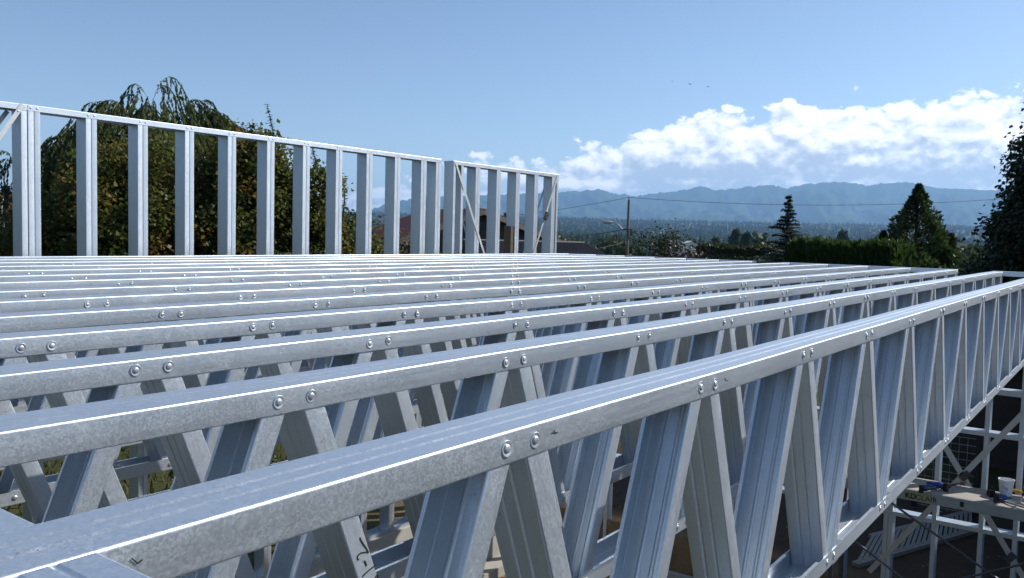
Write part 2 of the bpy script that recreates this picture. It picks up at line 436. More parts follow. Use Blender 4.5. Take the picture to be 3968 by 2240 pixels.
M['roof_red'] = mat_plain("maroon_metal_roof", (0.085, 0.040, 0.045), 0.42, 0.0, 0.12, 2.0)
M['roof_dark'] = mat_plain("dark_brown_metal_roof", (0.050, 0.042, 0.045), 0.42, 0.0, 0.12, 2.0)
M['fascia'] = mat_plain("taupe_fascia_board", (0.15, 0.125, 0.11), 0.7, 0, 0.15, 4.0)
M['bark'] = mat_plain("grey_brown_bark", (0.085, 0.065, 0.050), 0.9, 0, 0.35, 18.0, 0.5, 0.02)
M['pole'] = mat_wood("weathered_pole_wood", (0.17, 0.125, 0.09), (14, 14, 1.2))
M['lampgrey'] = mat_plain("grey_lamp_metal", (0.45, 0.46, 0.46), 0.45, 0.5, 0.1)
M['cable'] = mat_plain("black_cable", (0.03, 0.03, 0.032), 0.6, 0, 0.1)
M['silo'] = mat_plain("grey_silo_concrete", (0.33, 0.32, 0.30), 0.85, 0, 0.2, 1.5)
M['farwhite'] = mat_plain("pale_farm_building", (0.55, 0.54, 0.52), 0.8, 0, 0.15, 0.3)
M['bird'] = mat_plain("dark_feathers", (0.02, 0.02, 0.022), 0.7, 0, 0.1)
M['maple'] = mat_leaf("autumn_maple_leaves", [(0.034, 0.060, 0.014), (0.066, 0.098, 0.020), (0.125, 0.130, 0.028), (0.215, 0.135, 0.028), (0.21, 0.078, 0.026)], 0.55)
M['willow'] = mat_leaf("willow_leaves", [(0.050, 0.085, 0.024), (0.085, 0.125, 0.034), (0.16, 0.155, 0.045)], 0.6)
M['conifer'] = mat_leaf("conifer_needles", [(0.018, 0.040, 0.013), (0.040, 0.072, 0.020), (0.095, 0.115, 0.028)], 0.30)
M['atlas'] = mat_leaf("blue_cedar_needles", [(0.022, 0.036, 0.026), (0.042, 0.062, 0.044), (0.075, 0.090, 0.058)], 0.2)
M['hedge'] = mat_leaf("hedge_needles", [(0.018, 0.038, 0.008), (0.040, 0.075, 0.014), (0.085, 0.130, 0.024)], 0.30)
M['birch'] = mat_leaf("birch_leaves", [(0.012, 0.022, 0.008), (0.024, 0.040, 0.012), (0.045, 0.062, 0.018)], 0.22)
M['purple'] = mat_leaf("purple_plum_leaves", [(0.022, 0.014, 0.014), (0.045, 0.024, 0.024), (0.075, 0.036, 0.032)], 0.25)
M['shrub'] = mat_leaf("green_shrub_leaves", [(0.016, 0.028, 0.009), (0.038, 0.055, 0.014), (0.085, 0.100, 0.024)], 0.25)
M['forest'] = mat_leaf("far_wood_foliage", [(0.014, 0.026, 0.012), (0.026, 0.042, 0.016), (0.055, 0.070, 0.022), (0.11, 0.105, 0.035)], 0.0, 1.0, 0.0)
M['grassblade'] = mat_leaf("grass_blades", [(0.022, 0.036, 0.010), (0.045, 0.062, 0.016), (0.09, 0.085, 0.035)], 0.25)

# ================================================================== THE SETTING
G_OUT, G_IN = -3.32, -3.92          # grade outside the stem walls, and inside them
def smooth(a, b, x):
    t = np.clip((x - a) / (b - a), 0, 1); return t * t * (3 - 2 * t)
def vnoise(x, y, seed=0):
    """smooth value noise, numpy"""
    def h(i, j):
        n = np.sin(i * 127.1 + j * 311.7 + seed * 74.7) * 43758.5453; return n - np.floor(n)
    i = np.floor(x); j = np.floor(y); u = x - i; v = y - j; u = u * u * (3 - 2 * u); v = v * v * (3 - 2 * v)
    return (h(i, j) * (1 - u) + h(i + 1, j) * u) * (1 - v) + (h(i, j + 1) * (1 - u) + h(i + 1, j + 1) * u) * v
def fbm(x, y, o=5, seed=0):
    s = 0; a = 0.5
    for k in range(o):
        s = s + a * vnoise(x, y, seed + k); x = x * 2.03; y = y * 2.03; a *= 0.5
    return s
def ground_z(x, y):
    x = np.asarray(x, float); y = np.asarray(y, float)
    r = np.hypot(x, y)
    z = G_OUT - 0.5 * smooth(16, 45, r) - 4.5 * smooth(45, 110, r) - 16.0 * smooth(90, 520, r) + 135.0 * smooth(1300, 6500, r)
    z = z + (fbm(x * 0.012, y * 0.012, 4, 3) - 0.5) * 6.0 * smooth(60, 400, r) + (fbm(x * 0.9, y * 0.9, 4, 5) - 0.5) * 0.10
    inside = (x > -5.05) & (x < 9.24) & (y > -6.05) & (y < 5.77)
    return np.where(inside, G_IN + (fbm(x * 0.9, y * 0.9, 4, 5) - 0.5) * 0.12, z)
def gz(x, y): return float(ground_z(x, y))
def axis(fine_lo, fine_hi, step, far):
    a = list(np.arange(fine_lo, fine_hi + 1e-6, step)); s = step; v = fine_hi
    while v < far: s *= 1.22; v += s; a.append(v)
    s = step; v = fine_lo
    while v > -far: s *= 1.22; v -= s; a.insert(0, v)
    return np.array(a)
xs = np.unique(np.concatenate([axis(-6, 20, 0.28, 16000), [-5.06, -5.04, 9.22, 9.26]]))
ys = np.unique(np.concatenate([axis(-7, 14, 0.28, 16000), [-6.06, -6.04, 5.75, 5.79]]))
XX, YY = np.meshgrid(xs, ys, indexing='ij'); ZZ = ground_z(XX, YY)
nx, ny = XX.shape
idx = np.arange(nx * ny).reshape(nx, ny)
gv = np.stack([XX, YY, ZZ], -1).reshape(-1, 3)
gf = np.stack([idx[:-1, :-1], idx[1:, :-1], idx[1:, 1:], idx[:-1, 1:]], -1).reshape(-1, 4)
def np_mesh(name, v, f, mat, sm=True, tint=None):
    v = np.ascontiguousarray(v, np.float32); k = f.shape[1]
    me = bpy.data.meshes.new(name)
    me.vertices.add(len(v)); me.vertices.foreach_set('co', v.ravel())
    me.loops.add(f.size); me.loops.foreach_set('vertex_index', np.ascontiguousarray(f, np.int32).ravel())
    me.polygons.add(len(f)); me.polygons.foreach_set('loop_start', np.arange(0, f.size, k, dtype=np.int32))
    me.polygons.foreach_set('loop_total', np.full(len(f), k, np.int32))
    me.update(calc_edges=True)
    if tint is not None:
        a = me.attributes.new('tint', 'FLOAT', 'POINT'); a.data.foreach_set('value', np.ascontiguousarray(tint, np.float32))
    if sm: me.shade_smooth()
    me.materials.append(mat)
    return me
structure(obj('ground', np_mesh('ground', gv, gf, M['ground'])))

# --- the mountain range: ridge line read off the photograph, at its own distance of about 13 km
ridge = [(300, 1010), (900, 900), (1250, 860), (1448, 808), (1494, 793), (1540, 778), (1694, 760), (1848, 757), (2000, 752), (2085, 747), (2164, 744),
         (2218, 742), (2318, 733), (2403, 752), (2465, 759), (2526, 750), (2619, 741), (2719, 722), (2773, 736), (2850, 731), (2981, 715), (3050, 730),
         (3127, 712), (3235, 705), (3312, 708), (3358, 719), (3435, 709), (3527, 705), (3635, 730), (3805, 736), (3968, 731), (4300, 740), (4900, 725), (5600, 760)]
def mountains():
    az, hh = [], []
    for u, v in ridge:
        d = px(u, v); az.append(math.degrees(math.atan2(d[0], d[1]))); hh.append(d[2] / math.hypot(d[0], d[1]))
    A = np.linspace(az[0], az[-1], 520); Hh = np.interp(A, az, hh)
    D0 = 13000.0
    rows = np.linspace(0, 1, 60)
    V = []
    for t in rows:                     # from the foot (t = 0) to the ridge (t = 1)
        sl = fbm(A * 0.5 + 3.0 - t * 1.7, A * 0.1 + t * 3.6, 5, 9) - 0.5
        spur = fbm(A * 1.1 + t * 2.5, A * 0.15 + t * 4.2, 4, 4) - 0.5
        D = 7600 + (D0 - 7600) * t + spur * 1800 * math.sin(math.pi * t)
        top = np.maximum(Hh, -0.012) * D0 + CAM[2]
        fine = (fbm(A * 7.0, A * 0 + 2, 4, 2) - 0.5) * 55 * t
        z = 85 + (top - 85) * (t ** 1.55) + sl * 380 * math.sin(math.pi * t) * (0.35 + 0.65 * t) + fine
        V.append(np.stack([np.sin(np.radians(A)) * D, np.cos(np.radians(A)) * D, np.maximum(z, -20)], -1))
    # back side
    V.append(np.stack([np.sin(np.radians(A)) * 14500, np.cos(np.radians(A)) * 14500, np.full_like(A, -30)], -1))
    V = np.array(V); nr, na = V.shape[:2]; ii = np.arange(nr * na).reshape(nr, na)
    f = np.stack([ii[:-1, :-1], ii[:-1, 1:], ii[1:, 1:], ii[1:, :-1]], -1).reshape(-1, 4)
    structure(obj('mountains', np_mesh('mountains', V.reshape(-1, 3), f, M['hills'])))
mountains()

# ================================================================== STEEL
galv, screw_m = M['galv'], M['screw']
S = 0.4064; X0, PAN = 0.8342, 0.56
XL, XE = -1.30, 9.29
CW, FL, DEP = 0.089, 0.041, 0.602

# screw in its dimple: dished ring with a domed head, axis along +Z
mb = MB()
mb.lathe([(0.0106, -0.0012), (0.0099, 0.0001), (0.0092, 0.0002), (0.0064, -0.0010), (0.0056, -0.0010), (0.0054, 0.0001), (0.0044, 0.0009), (0.0022, 0.0012)], n=14)
mb.add([(-.0016, -.0005, .0014), (.0016, -.0005, .0014), (.0016, .0005, .0014), (-.0016, .0005, .0014)], [(0, 1, 2, 3)])
SCREW = mesh_data('screw', mb.v, mb.f, screw_m, 50)
mb = MB(); mb.lathe([(0.0075, 0.0), (0.0070, 0.0018), (0.0045, 0.0032)], n=8)
SCREW_FAR = mesh_data('screw_head', mb.v, mb.f, screw_m, 50)
FRONT = (rad(90), 0, 0)                 # +Z of the screw to -Y
WEST = (rad(90), 0, rad(-90))           # +Z of the screw to -X
def add_screws(parent, pts, far=False, rot=FRONT):
    for p in pts:
        o = obj('screw', SCREW_FAR if far else SCREW, parent, p, rot)
        o.rotation_euler.rotate_axis('Z', random.uniform(0, 3)); o.rotation_euler.rotate_axis('X', random.uniform(-.09, .09)); o.rotation_euler.rotate_axis('Y', random.uniform(-.09, .09))

# shared meshes of the truss members
PCH = cprof(CW, FL, 0.0085, ribs=(CW * 0.36, CW * 0.64))
def top_chord():
    mb = MB(); cmember(mb, PCH, (XL, 0, 0), (XE, 0, 0), (0, 1, 0), (0, 0, -1), 72, 0.0014)
    return mesh_data('top_chord', mb.v, mb.f, galv, 40)
mb = MB(); cmember(mb, cprof(CW, FL, 0, ribs=(CW * 0.36, CW * 0.64)), (XL, 0, -DEP), (XE, 0, -DEP), (0, 1, 0), (0, 0, 1))
nodes_b = [X0 + PAN * (k + 0.5) for k in range(-4, 16) if XL + 0.1 < X0 + PAN * (k + 0.5) < XE - 0.05]
nodes_t = [X0 + PAN * k for k in range(-4, 17) if XL + 0.1 < X0 + PAN * k < XE - 0.05]
edges = [XL - 0.09] + nodes_b + [XE + 0.09]
for a, b in zip(edges[:-1], edges[1:]):      # the turned-in lips stop short of each joint
    a += 0.10; b -= 0.10
    zt = -DEP + FL
    for y0, y1 in ((0.0, 0.009), (CW - 0.009, CW)):
        mb.box((a, y0, zt - 0.0004), (b, y1, zt + 0.0012))
BOTTOM_CHORD = mesh_data('bottom_chord', mb.v, mb.f, galv, 40)
# diagonal: local X along it, a across the truss, b away from the camera side
ST, SB = 0.0305, 0.0305                      # screws sit this far either side of a joint
ztop, zbot = -0.0205, -DEP + 0.0205
dx = PAN / 2 - ST - SB; dz = ztop - zbot; LW = math.hypot(dx, dz)
PWB = cprof(CW - 0.005, 0.0405, 0.008, ribs=(0.030, 0.054))
mb = MB(); cmember(mb, PWB, (-0.013, 0.0025, -0.0203), (LW + 0.013, 0.0025, -0.0203), (0, 1, 0), (0, 0, 1))
WEB_A = mesh_data('web', mb.v, mb.f, galv, 40)
mb = MB(); cmember(mb, PWB, (-0.013, 0.0025, 0.0203), (LW + 0.013, 0.0025, 0.0203), (0, 1, 0), (0, 0, -1))
WEB_B = mesh_data('web', mb.v, mb.f, galv, 40)
mb = MB(); cmember(mb, PWB, (0, 0.0025, 0), (0, 0.0025, DEP - 0.012), (0, 1, 0), (-1, 0, 0))
END_POST = mesh_data('end_post', mb.v, mb.f, galv, 40)

ordinal = ['nearest', 'second', 'third', 'fourth', 'fifth', 'sixth', 'seventh', 'eighth', 'ninth', 'tenth', 'eleventh', 'twelfth', 'thirteenth', 'farthest']
yoff = {1: 0.007, 2: -0.016, 7: 0.012}
webs_of_second = {}
for i in range(14):
    y = i * S + yoff.get(i, 0)
    if i == 0: lab = 'nearest galvanised steel floor truss, right below the camera'
    elif i == 1: lab = 'second galvanised steel floor truss from the camera, black marker writing on one web'
    elif i == 13: lab = 'farthest galvanised steel floor truss, its top chord right in front of the stud wall'
    else: lab = f'{ordinal[i]} galvanised steel floor truss in the row, counted from the camera'
    t = thing('floor_truss', lab, 'floor truss', (0, y, 0), 'parallel steel floor trusses')
    t.location.z = random.uniform(-0.0015, 0.0015) if i > 2 else 0
    tcd = obj('top_chord', top_chord(), t); bcd = obj('bottom_chord', BOTTOM_CHORD, t)
    if i == 0: first_chord = tcd
    far = i > 7
    jit = lambda: random.uniform(-0.0016, 0.0016)
    sh = random.uniform(-0.004, 0.004) if i > 2 else 0
    add_screws(tcd, [(n + s * ST + jit() + sh, -0.0017, ztop + jit()) for n in nodes_t for s in (-1, 1)], far)
    if i < 7: add_screws(bcd, [(n + s * SB + jit(), -0.0013, zbot + jit()) for n in nodes_b for s in (-1, 1)], i > 3)
    for n in nodes_t:
        if n + PAN / 2 < XE - 0.04:          # leans down to the right
            o = obj('web', WEB_A, t, (n + ST, 0, ztop), (0, math.atan2(dz, dx), 0))
            if i == 1: webs_of_second[round((n - X0) / PAN)] = o
        if n - PAN / 2 > XL + 0.04:          # leans down to the left
            obj('web', WEB_B, t, (n - ST, 0, ztop), (0, math.atan2(dz, -dx), 0))
    obj('end_post', END_POST, t, (XE - 0.004, 0, -DEP + 0.006))
# marker writing on the near web that leans right at the bottom of the picture: 2-1 and the start of another letter
def writing():
    w = webs_of_second[0]
    ang = math.atan2(dz, dx); y2 = S + yoff[1]
    def loc(u, v):                            # pixel of the writing -> place on the web's face
        p = on_y(1380 + (u - 62) / 3.728, 1850 + v / 3.728, y2 + 0.0025)
        ax, az = p[0] - (X0 + ST), p[2] - ztop
        return (ax * math.cos(ang) - az * math.sin(ang), ax * math.sin(ang) + az * math.cos(ang))
    def put(points, wd=0.0024):
        m2 = MB(); pts = [loc(*q) for q in points]
        for (a, b), (c, d) in zip(pts[:-1], pts[1:]):
            m2.bar((a, 0.0020, b), (c, 0.0020, d), wd, 0.0006, (0, 1, 0))
        return m2.build('marker_writing', M['ink'], w)
    put([(115, 870), (140, 930), (180, 990), (215, 1040), (240, 1085), (200, 1080), (130, 1090), (90, 1120), (75, 1160), (85, 1185), (100, 1190)])
    put([(180, 1205), (210, 1275)], 0.003)
    put([(335, 1270), (270, 1320), (190, 1390), (150, 1435)])
    put([(315, 1500), (340, 1440), (365, 1405), (372, 1450), (375, 1500)])
writing()
def tick(parent, pts, wd=0.0009):              # small ink marks left on the nearest chord
    q_ = [on_y(u * 1.5404, v * 1.5404, 0.0) for u, v in pts]; m2 = MB()
    for a, b in zip(q_[:-1], q_[1:]): m2.bar((a[0], -0.0009, a[2]), (b[0], -0.0009, b[2]), wd, 0.0006, (0, 1, 0))
    m2.build('marker_writing', M['ink'], parent)
for pts in ([(1393, 1082), (1396, 1091)], [(1386, 1089), (1403, 1087)], [(1822, 951), (1825, 957), (1831, 956)], [(330, 1404), (345, 1417), (357, 1407)]):
    tick(first_chord, pts)

# short cross blocking at the left, either side of the nearest truss
PBL = cprof(CW, FL, 0, ribs=(CW * 0.36, CW * 0.64))
for (ya, yb, lab) in ((-0.42, -0.0012, 'steel blocking piece joining the near face of the nearest truss, bottom left corner'),
                      (CW + 0.0012, S - 0.001, 'steel blocking piece between nearest and second truss, left edge')):
    mb = MB(); cmember(mb, PBL, (0.312 - CW, ya, -0.0006), (0.312 - CW, yb, -0.0006), (1, 0, 0), (0, 0, -1))
    o = mb.build('blocking', galv, None, 40); tag(o, lab, 'blocking', 'cross blocking')

# end frames that close the right-hand ends of the trusses
for (ia, ib, lab) in ((-2, 1, 'end frame closing the two nearest trusses, right edge of the picture'),
                      (2, 6, 'end frame across five middle trusses, screws showing on its inner face'),
                      (7, 13, 'end frame across the seven far trusses, thin line in front of the hedge')):
    ya = ia * S - 0.002; yb = ib * S + CW + 0.004
    t = thing('end_frame', lab, 'end frame', (XE, ya, -DEP), 'frames at the truss ends')
    Ln = yb - ya
    mb = MB(); cmember(mb, cprof(CW, 0.044, 0), (0.003, 0, DEP + 0.0012), (0.003, Ln, DEP + 0.0012), (1, 0, 0), (0, 0, -1)); tr = mb.build('top_track', galv, t, 40)
    mb = MB(); cmember(mb, cprof(CW, 0.044, 0), (0.003, 0, 0), (0.003, Ln, 0), (1, 0, 0), (0, 0, 1)); mb.build('bottom_track', galv, t, 40)
    ps = [k * S - ya - 0.002 for k in range(ia, ib + 1)]
    for k, p in enumerate(ps):
        mb = MB(); cmember(mb, cprof(CW - 0.005, 0.04, 0.008), (0.0055, p + 0.02, 0.003), (0.0055, p + 0.02, DEP - 0.003), (1, 0, 0), (0, 1, 0)); mb.build('post', galv, t, 40)
    add_screws(tr, [(0.0025, p + q, DEP - 0.02) for p in ps for q in (0.12, 0.20) if p + q < Ln], True, WEST)

# ------------------------------------------------------------------ stud walls
SD = 0.140
PST = cprof(SD, FL, 0.009, ribs=(SD * 0.36, SD * 0.64), rd=0.0007)
def stud_mesh(h, flip):
    mb = MB()
    if not flip: cmember(mb, PST, (0, 0, 0), (0, 0, h), (0, 1, 0), (1, 0, 0))
    else: cmember(mb, PST, (FL, 0, 0), (FL, 0, h), (0, 1, 0), (-1, 0, 0))
    return mesh_data('stud', mb.v, mb.f, galv, 40)
WY = 5.702; ZW0 = -0.600; ZW1 = 1.043
U_L, U_R = stud_mesh(ZW1 - ZW0 - 0.006, False), stud_mesh(ZW1 - ZW0 - 0.006, True)
ZL0 = -3.000; ZL1 = -0.606
L_L, L_R = stud_mesh(ZL1 - ZL0 - 0.006, False), stud_mesh(ZL1 - ZL0 - 0.006, True)
def long_wall(name, lab, xa, xb, singles, doubles, z0, z1, ml, mr, straps=(), back=(), grp=None):
    t = thing(name, lab, 'stud wall', (xa, WY, z0), grp); h = z1 - z0; L = xb - xa
    mb = MB(); cmember(mb, cprof(SD + 0.005, FL, 0), (0, -0.0025, h), (L, -0.0025, h), (0, 1, 0), (0, 0, -1)); tp = mb.build('top_track', galv, t, 40)
    mb = MB(); cmember(mb, cprof(SD + 0.005, FL, 0), (0, -0.0025, 0), (L, -0.0025, 0), (0, 1, 0), (0, 0, 1)); bt = mb.build('bottom_track', galv, t, 40)
    for x in singles:
        obj('stud', ml, t, (x - xa, 0, 0.003))
        add_screws(tp, [(x - xa + 0.02, -0.0028, h - 0.02)], True); add_screws(bt, [(x - xa + 0.02, -0.0028, 0.02)], True)
    for x in doubles:
        obj('stud', ml, t, (x - xa, 0, 0.003)); obj('stud', mr, t, (x - xa + FL + 0.0025, 0, 0.003))
        add_screws(tp, [(x - xa + 0.02, -0.0028, h - 0.02), (x - xa + 0.064, -0.0028, h - 0.02)], True)
        add_screws(bt, [(x - xa + 0.02, -0.0028, 0.02), (x - xa + 0.064, -0.0028, 0.02)], True)
    for lst, yy in ((straps, -0.0055), (back, SD + 0.0045)):
        for (x1, zz1, x2, zz2, clip) in lst:
            mb = MB(); mb.bar((x1 - xa, yy, zz1 - z0), (x2 - xa, yy, zz2 - z0), 0.031, 0.0016, (0, 1, 0)); sp = mb.build('strap', M['strap'], t)
            d = np.array((x2 - x1, zz2 - zz1)); d /= np.linalg.norm(d)
            if yy < 0:
                for q in (0.03, 0.30, 0.62, 0.90):
                    p = np.array((x1, zz1)) + d * q * math.hypot(x2 - x1, zz2 - zz1)
                    add_screws(sp, [(p[0] - xa, yy - 0.001, p[1] - z0)], True)
            if clip is not None:
                p = np.array((x1, zz1)) + (np.array((x2, zz2)) - np.array((x1, zz1))) * clip
                m3 = MB(); a = (p[0] - xa - d[0] * 0.05, yy - 0.016, p[1] - z0 - d[1] * 0.05); b = (p[0] - xa + d[0] * 0.05, yy - 0.016, p[1] - z0 + d[1] * 0.05)
                m3.bar(a, b, 0.052, 0.030, (0, 1, 0)); m3.tube([(p[0] - xa - 0.05, yy - 0.03, p[1] - z0 + 0.02), (p[0] - xa + 0.04, yy - 0.03, p[1] - z0 + 0.008)], 0.007, 6)
                m3.build('strap_tensioner', M['dsteel'], t)
    return t
d1 = [2.859] + [3.266 + S * k for k in range(10)] + [7.167]
d2 = [7.873, 8.279, 8.680, 9.086, 9.492]
d0 = [2.42 - S * k for k in range(9)]
long_wall('stud_wall', 'short panel of steel stud wall at the left edge with a flat diagonal strap', -1.30, 2.855, [2.813], d0, ZW0, ZW1, U_L, U_R,
          [(2.826, 1.038, 1.80, -0.56, None)], [(2.79, 1.0, 1.75, -0.56, None)], 'upper stud walls')
w1 = long_wall('stud_wall', 'long galvanised stud wall panel standing before the willow and maple trees', 2.858, 7.254, [], d1, ZW0, ZW1, U_L, U_R, grp='upper stud walls')
w2 = long_wall('stud_wall', 'short galvanised stud wall panel with two diagonal straps before the maroon roof', 7.466, 9.648, [7.467, 7.606], d2, ZW0, ZW1, U_L, U_R,
               [(7.490, 1.036, 8.36, -0.56, None), (9.617, 1.024, 8.83, -0.56, 0.345)], [(9.60, 1.0, 8.80, -0.56, None), (7.50, 1.0, 8.3, -0.56, None)], 'upper stud walls')
o = obj('stud', U_R, w2, (9.606 - 7.466, 0, 0.003))
long_wall('lower_stud_wall', 'ground floor stud wall on the far concrete wall, under the far trusses', -5.0, 9.60, [], [2.859 - S * k for k in range(1, 19)] + d1[:-1] + d2,
          ZL0, ZL1, L_L, L_R, grp='lower stud walls')
# brown timber stub fixed inside the short wall
a = on_y(1965, 875, WY + 0.012); b = on_y(1996, 875, WY + 0.012)
mb = MB(); mb.box((8.612, WY + 0.012, ZW0 + 0.004), (8.676, WY + 0.118, float(a[2]))); o = mb.build('timber_post', M['wood'])
tag(o, 'short dark brown timber post against a stud of the strapped wall', 'post')

# concrete stem walls
def stem(name, a, b, lab):
    mb = MB(); mb.box(a, b); o = mb.build(name, M['conc']); return tag(o, lab, 'concrete wall', 'stem walls')
stem('concrete_wall', (-5.0, WY - 0.045, -4.3), (9.62, WY + 0.185, ZL0 - 0.002), 'long low concrete stem wall under the far stud wall')
stem('concrete_wall', (9.12, -6.0, -4.3), (9.34, WY - 0.047, -3.742), 'low concrete stem wall under the right-hand end wall')
mb = MB(); mb.box((-5.0, WY - 0.30, -4.3), (9.10, WY - 0.047, -3.80)); tag(mb.build('footing', M['conc']), 'concrete footing strip at the foot of the long stem wall', 'footing')

# end wall under the truss ends (faces -X); read at its own plane
KX = 9.16; q = KX / 9.30
def sc(y, z): return (CAM[1] + (y - CAM[1]) * q, CAM[2] + (z - CAM[2]) * q)
ZE0 = -3.74
ew = thing('lower_stud_wall', 'ground floor end wall with girts and crossed flat straps, lower right', 'stud wall', (KX, 0, ZE0), 'lower stud walls')
hL = ZL1 - ZE0
def ystud(y, nm='stud'):
    mb = MB(); cmember(mb, PST, (0, y + 0.0205, 0.003), (0, y + 0.0205, hL - 0.003), (1, 0, 0), (0, -1, 0)); return mb.build(nm, galv, ew, 40)
Ys = [sc(v, 0)[0] for v in (0.177, 0.466, 0.878, 1.284, 1.328)]
yy = Ys[-1] + S
while yy < 5.6: Ys.append(yy); yy += S
yy = Ys[0] - S
while yy > -5.9: Ys.append(yy); yy -= S
for y in Ys: ystud(y)
for zc, hh, nm in ((hL, -FL, 'top_track'), (0, FL, 'bottom_track')):
    mb = MB(); cmember(mb, cprof(SD + 0.005, FL, 0), (-0.0025, -6.0, zc), (-0.0025, 5.64, zc), (1, 0, 0), (0, 0, 1 if hh > 0 else -1)); mb.build(nm, galv, ew, 40)
for z_top, h in ((-1.128, 0.052), (-1.554, 0.041), (-2.505, 0.041)):
    zt = sc(0, z_top)[1] - ZE0
    mb = MB(); cmember(mb, cprof(SD + 0.004, h, 0.0), (-0.002, -6.0, zt), (-0.002, 5.64, zt), (1, 0, 0), (0, 0, -1)); g_ = mb.build('girt', galv, ew, 40)
    add_screws(g_, [(-0.003, y, zt - 0.02) for y in Ys if abs(y) < 2], True, WEST)
def estrap(y1, z1, y2, z2):
    a = sc(y1, z1); b = sc(y2, z2)
    mb = MB(); mb.bar((-0.0065, a[0], a[1] - ZE0), (-0.0065, b[0], b[1] - ZE0), 0.052, 0.0016, (1, 0, 0)); return mb.build('strap', M['strap'], ew)
estrap(-0.30, -0.640, 1.462, -3.191)
s_ = estrap(1.50, -0.700, 0.081, -2.895)
for (y, z) in ((0.625, -2.01), (0.20, -2.72)):
    c = sc(y, z); mb = MB(); mb.bar((-0.02, c[0] + 0.028, c[1] - ZE0 - 0.04), (-0.02, c[0] - 0.028, c[1] - ZE0 + 0.04), 0.06, 0.022, (1, 0, 0))
    mb.tube([(-0.035, c[0] - 0.06, c[1] - ZE0 + 0.02), (-0.035, c[0] + 0.05, c[1] - ZE0 - 0.02)], 0.009, 6); mb.build('strap_tensioner', M['dsteel'], ew)

# ================================================================== WORK PLATFORM, lower right
PZ = -2.0; PXA, PXB = 8.37, 8.86; PYA, PYB = -1.5, 1.75
pk = thing('scaffold_plank', 'aluminium scaffold plank with plywood deck and olive lettered sticker', 'scaffold plank', (PXA, PYA, PZ - 0.1))
mb = MB(); mb.box((0.012, 0.0, 0.085), (PXB - PXA - 0.012, PYB - PYA, 0.100)); deck = mb.build('deck', M['plank_top'], pk)
for xx, nm in ((0, 1), (PXB - PXA, -1)):
    mb = MB(); cmember(mb, cprof(0.098, 0.034, 0.010, 0.003), (xx, 0.002, 0.0), (xx, PYB - PYA - 0.002, 0.0), (0, 0, 1), (nm, 0, 0)); rl = mb.build('side_rail', M['plank_rail'], pk, 40)
    if nm == 1: rail0 = rl
mb = MB()
for k in range(7):
    mb.box((0.036, 0.25 + k * 0.45, 0.02), (PXB - PXA - 0.036, 0.29 + k * 0.45, 0.06))
mb.build('crossbar', M['plank_rail'], pk)
def rail_y(u, v): return float(on_x(u, v, PXA)[1]) - PYA
z6 = 1982 / 668.0
ya, yb = rail_y(3300 + 600 / z6, 1920), rail_y(3300 + 922 / z6, 1935)
mb = MB(); mb.box((-0.0016, yb, 0.012), (-0.0004, ya, 0.088)); st_ = mb.build('sticker', M['decal'], pk)
def text_part(name, body, size, mat, parent, loc, rot, bold=0.0, sx=1.0):
    cu = bpy.data.curves.new(name, 'FONT'); cu.body = body; cu.size = size; cu.extrude = 0.0004; cu.offset = bold
    cu.resolution_u = 3
    tmp = bpy.data.objects.new(name, cu); scene.collection.objects.link(tmp)
    dg = bpy.context.evaluated_depsgraph_get(); me = bpy.data.meshes.new_from_object(tmp.evaluated_get(dg))
    bpy.data.objects.remove(tmp); me.materials.clear(); me.materials.append(mat)
    o = obj(name, me, parent, loc, rot); o.scale = (sx, 1, 1); return o
# letters read from far (+Y) to near along the rail, standing upright, facing -X
ROT = (rad(90), 0, rad(-90))
y_k = rail_y(3300 + 615 / z6, 1915); y_c = rail_y(3300 + 735 / z6, 1920)
text_part('lettering', 'KD', 0.066, M['ink'], pk, (-0.0025, y_k, 0.022), ROT, 0.0022, 1.0)
text_part('lettering', 'CLAIR', 0.066, M['ink'], pk, (-0.0025, y_c, 0.022), ROT, 0.0, 1.0)
mb = MB(); yq = rail_y(3300 + 1270 / z6, 1948); mb.box((-0.002, yq - 0.016, 0.03), (-0.0004, yq + 0.016, 0.075)); mb.build('badge', M['black'], pk)
# trestle frames that carry it, with round cross braces
def frame(y, lab):
    t = thing('trestle', lab, 'trestle', (PXA + 0.02, y, G_IN + 0.05), 'plank trestles'); h = PZ - 0.1 - G_IN - 0.05
    for x in (0.03, 0.42):
        mb = MB(); mb.tube([(x, 0, -0.12), (x, 0, h - 0.03)], 0.021, 8); mb.build('leg', M['dsteel'], t, 60)
    for z in (h - 0.03, h * 0.55, 0.25):
        mb = MB(); mb.tube([(0.03, 0, z), (0.42, 0, z)], 0.016, 8); mb.build('rung', M['dsteel'], t, 60)
frame(1.62, 'grey steel trestle under the far end of the plank')
frame(-1.25, 'grey steel trestle under the near end of the plank')
for k, (a, b, lab) in enumerate((((470, 600), (1560, 1380), 'long thin steel cross brace running down under the plank'),
                                 ((50, 1040), (580, 1454), 'thin steel brace below the nearest truss, bottom right'),
                                 ((1982, 1290), (1300, 1454), 'dark steel brace rising to the right edge, bottom right corner'))):
    xx = (8.30, 7.7, 8.26)[k]
    p = on_x(3300 + a[0] / z6, 1750 + a[1] / z6, xx); r_ = on_x(3300 + b[0] / z6, 1750 + b[1] / z6, xx)
    d = r_ - p; t1 = 1.0 + (0.55 if k != 0 else 0.3); p0 = p - d * (0.10 if k != 2 else 1.6); r1 = p + d * t1
    if r1[2] < G_IN: r1 = p + d * ((G_IN - p[2]) / d[2])
    mb = MB(); mb.tube([p0, r1], 0.011 if k != 1 else 0.010, 8); tag(mb.build('cross_brace', M['dsteel'], None, 60), lab, 'brace', 'scaffold braces')

def on_deck(u, v): return on_z(3300 + u / z6, 1750 + v / z6, PZ + 0.001)
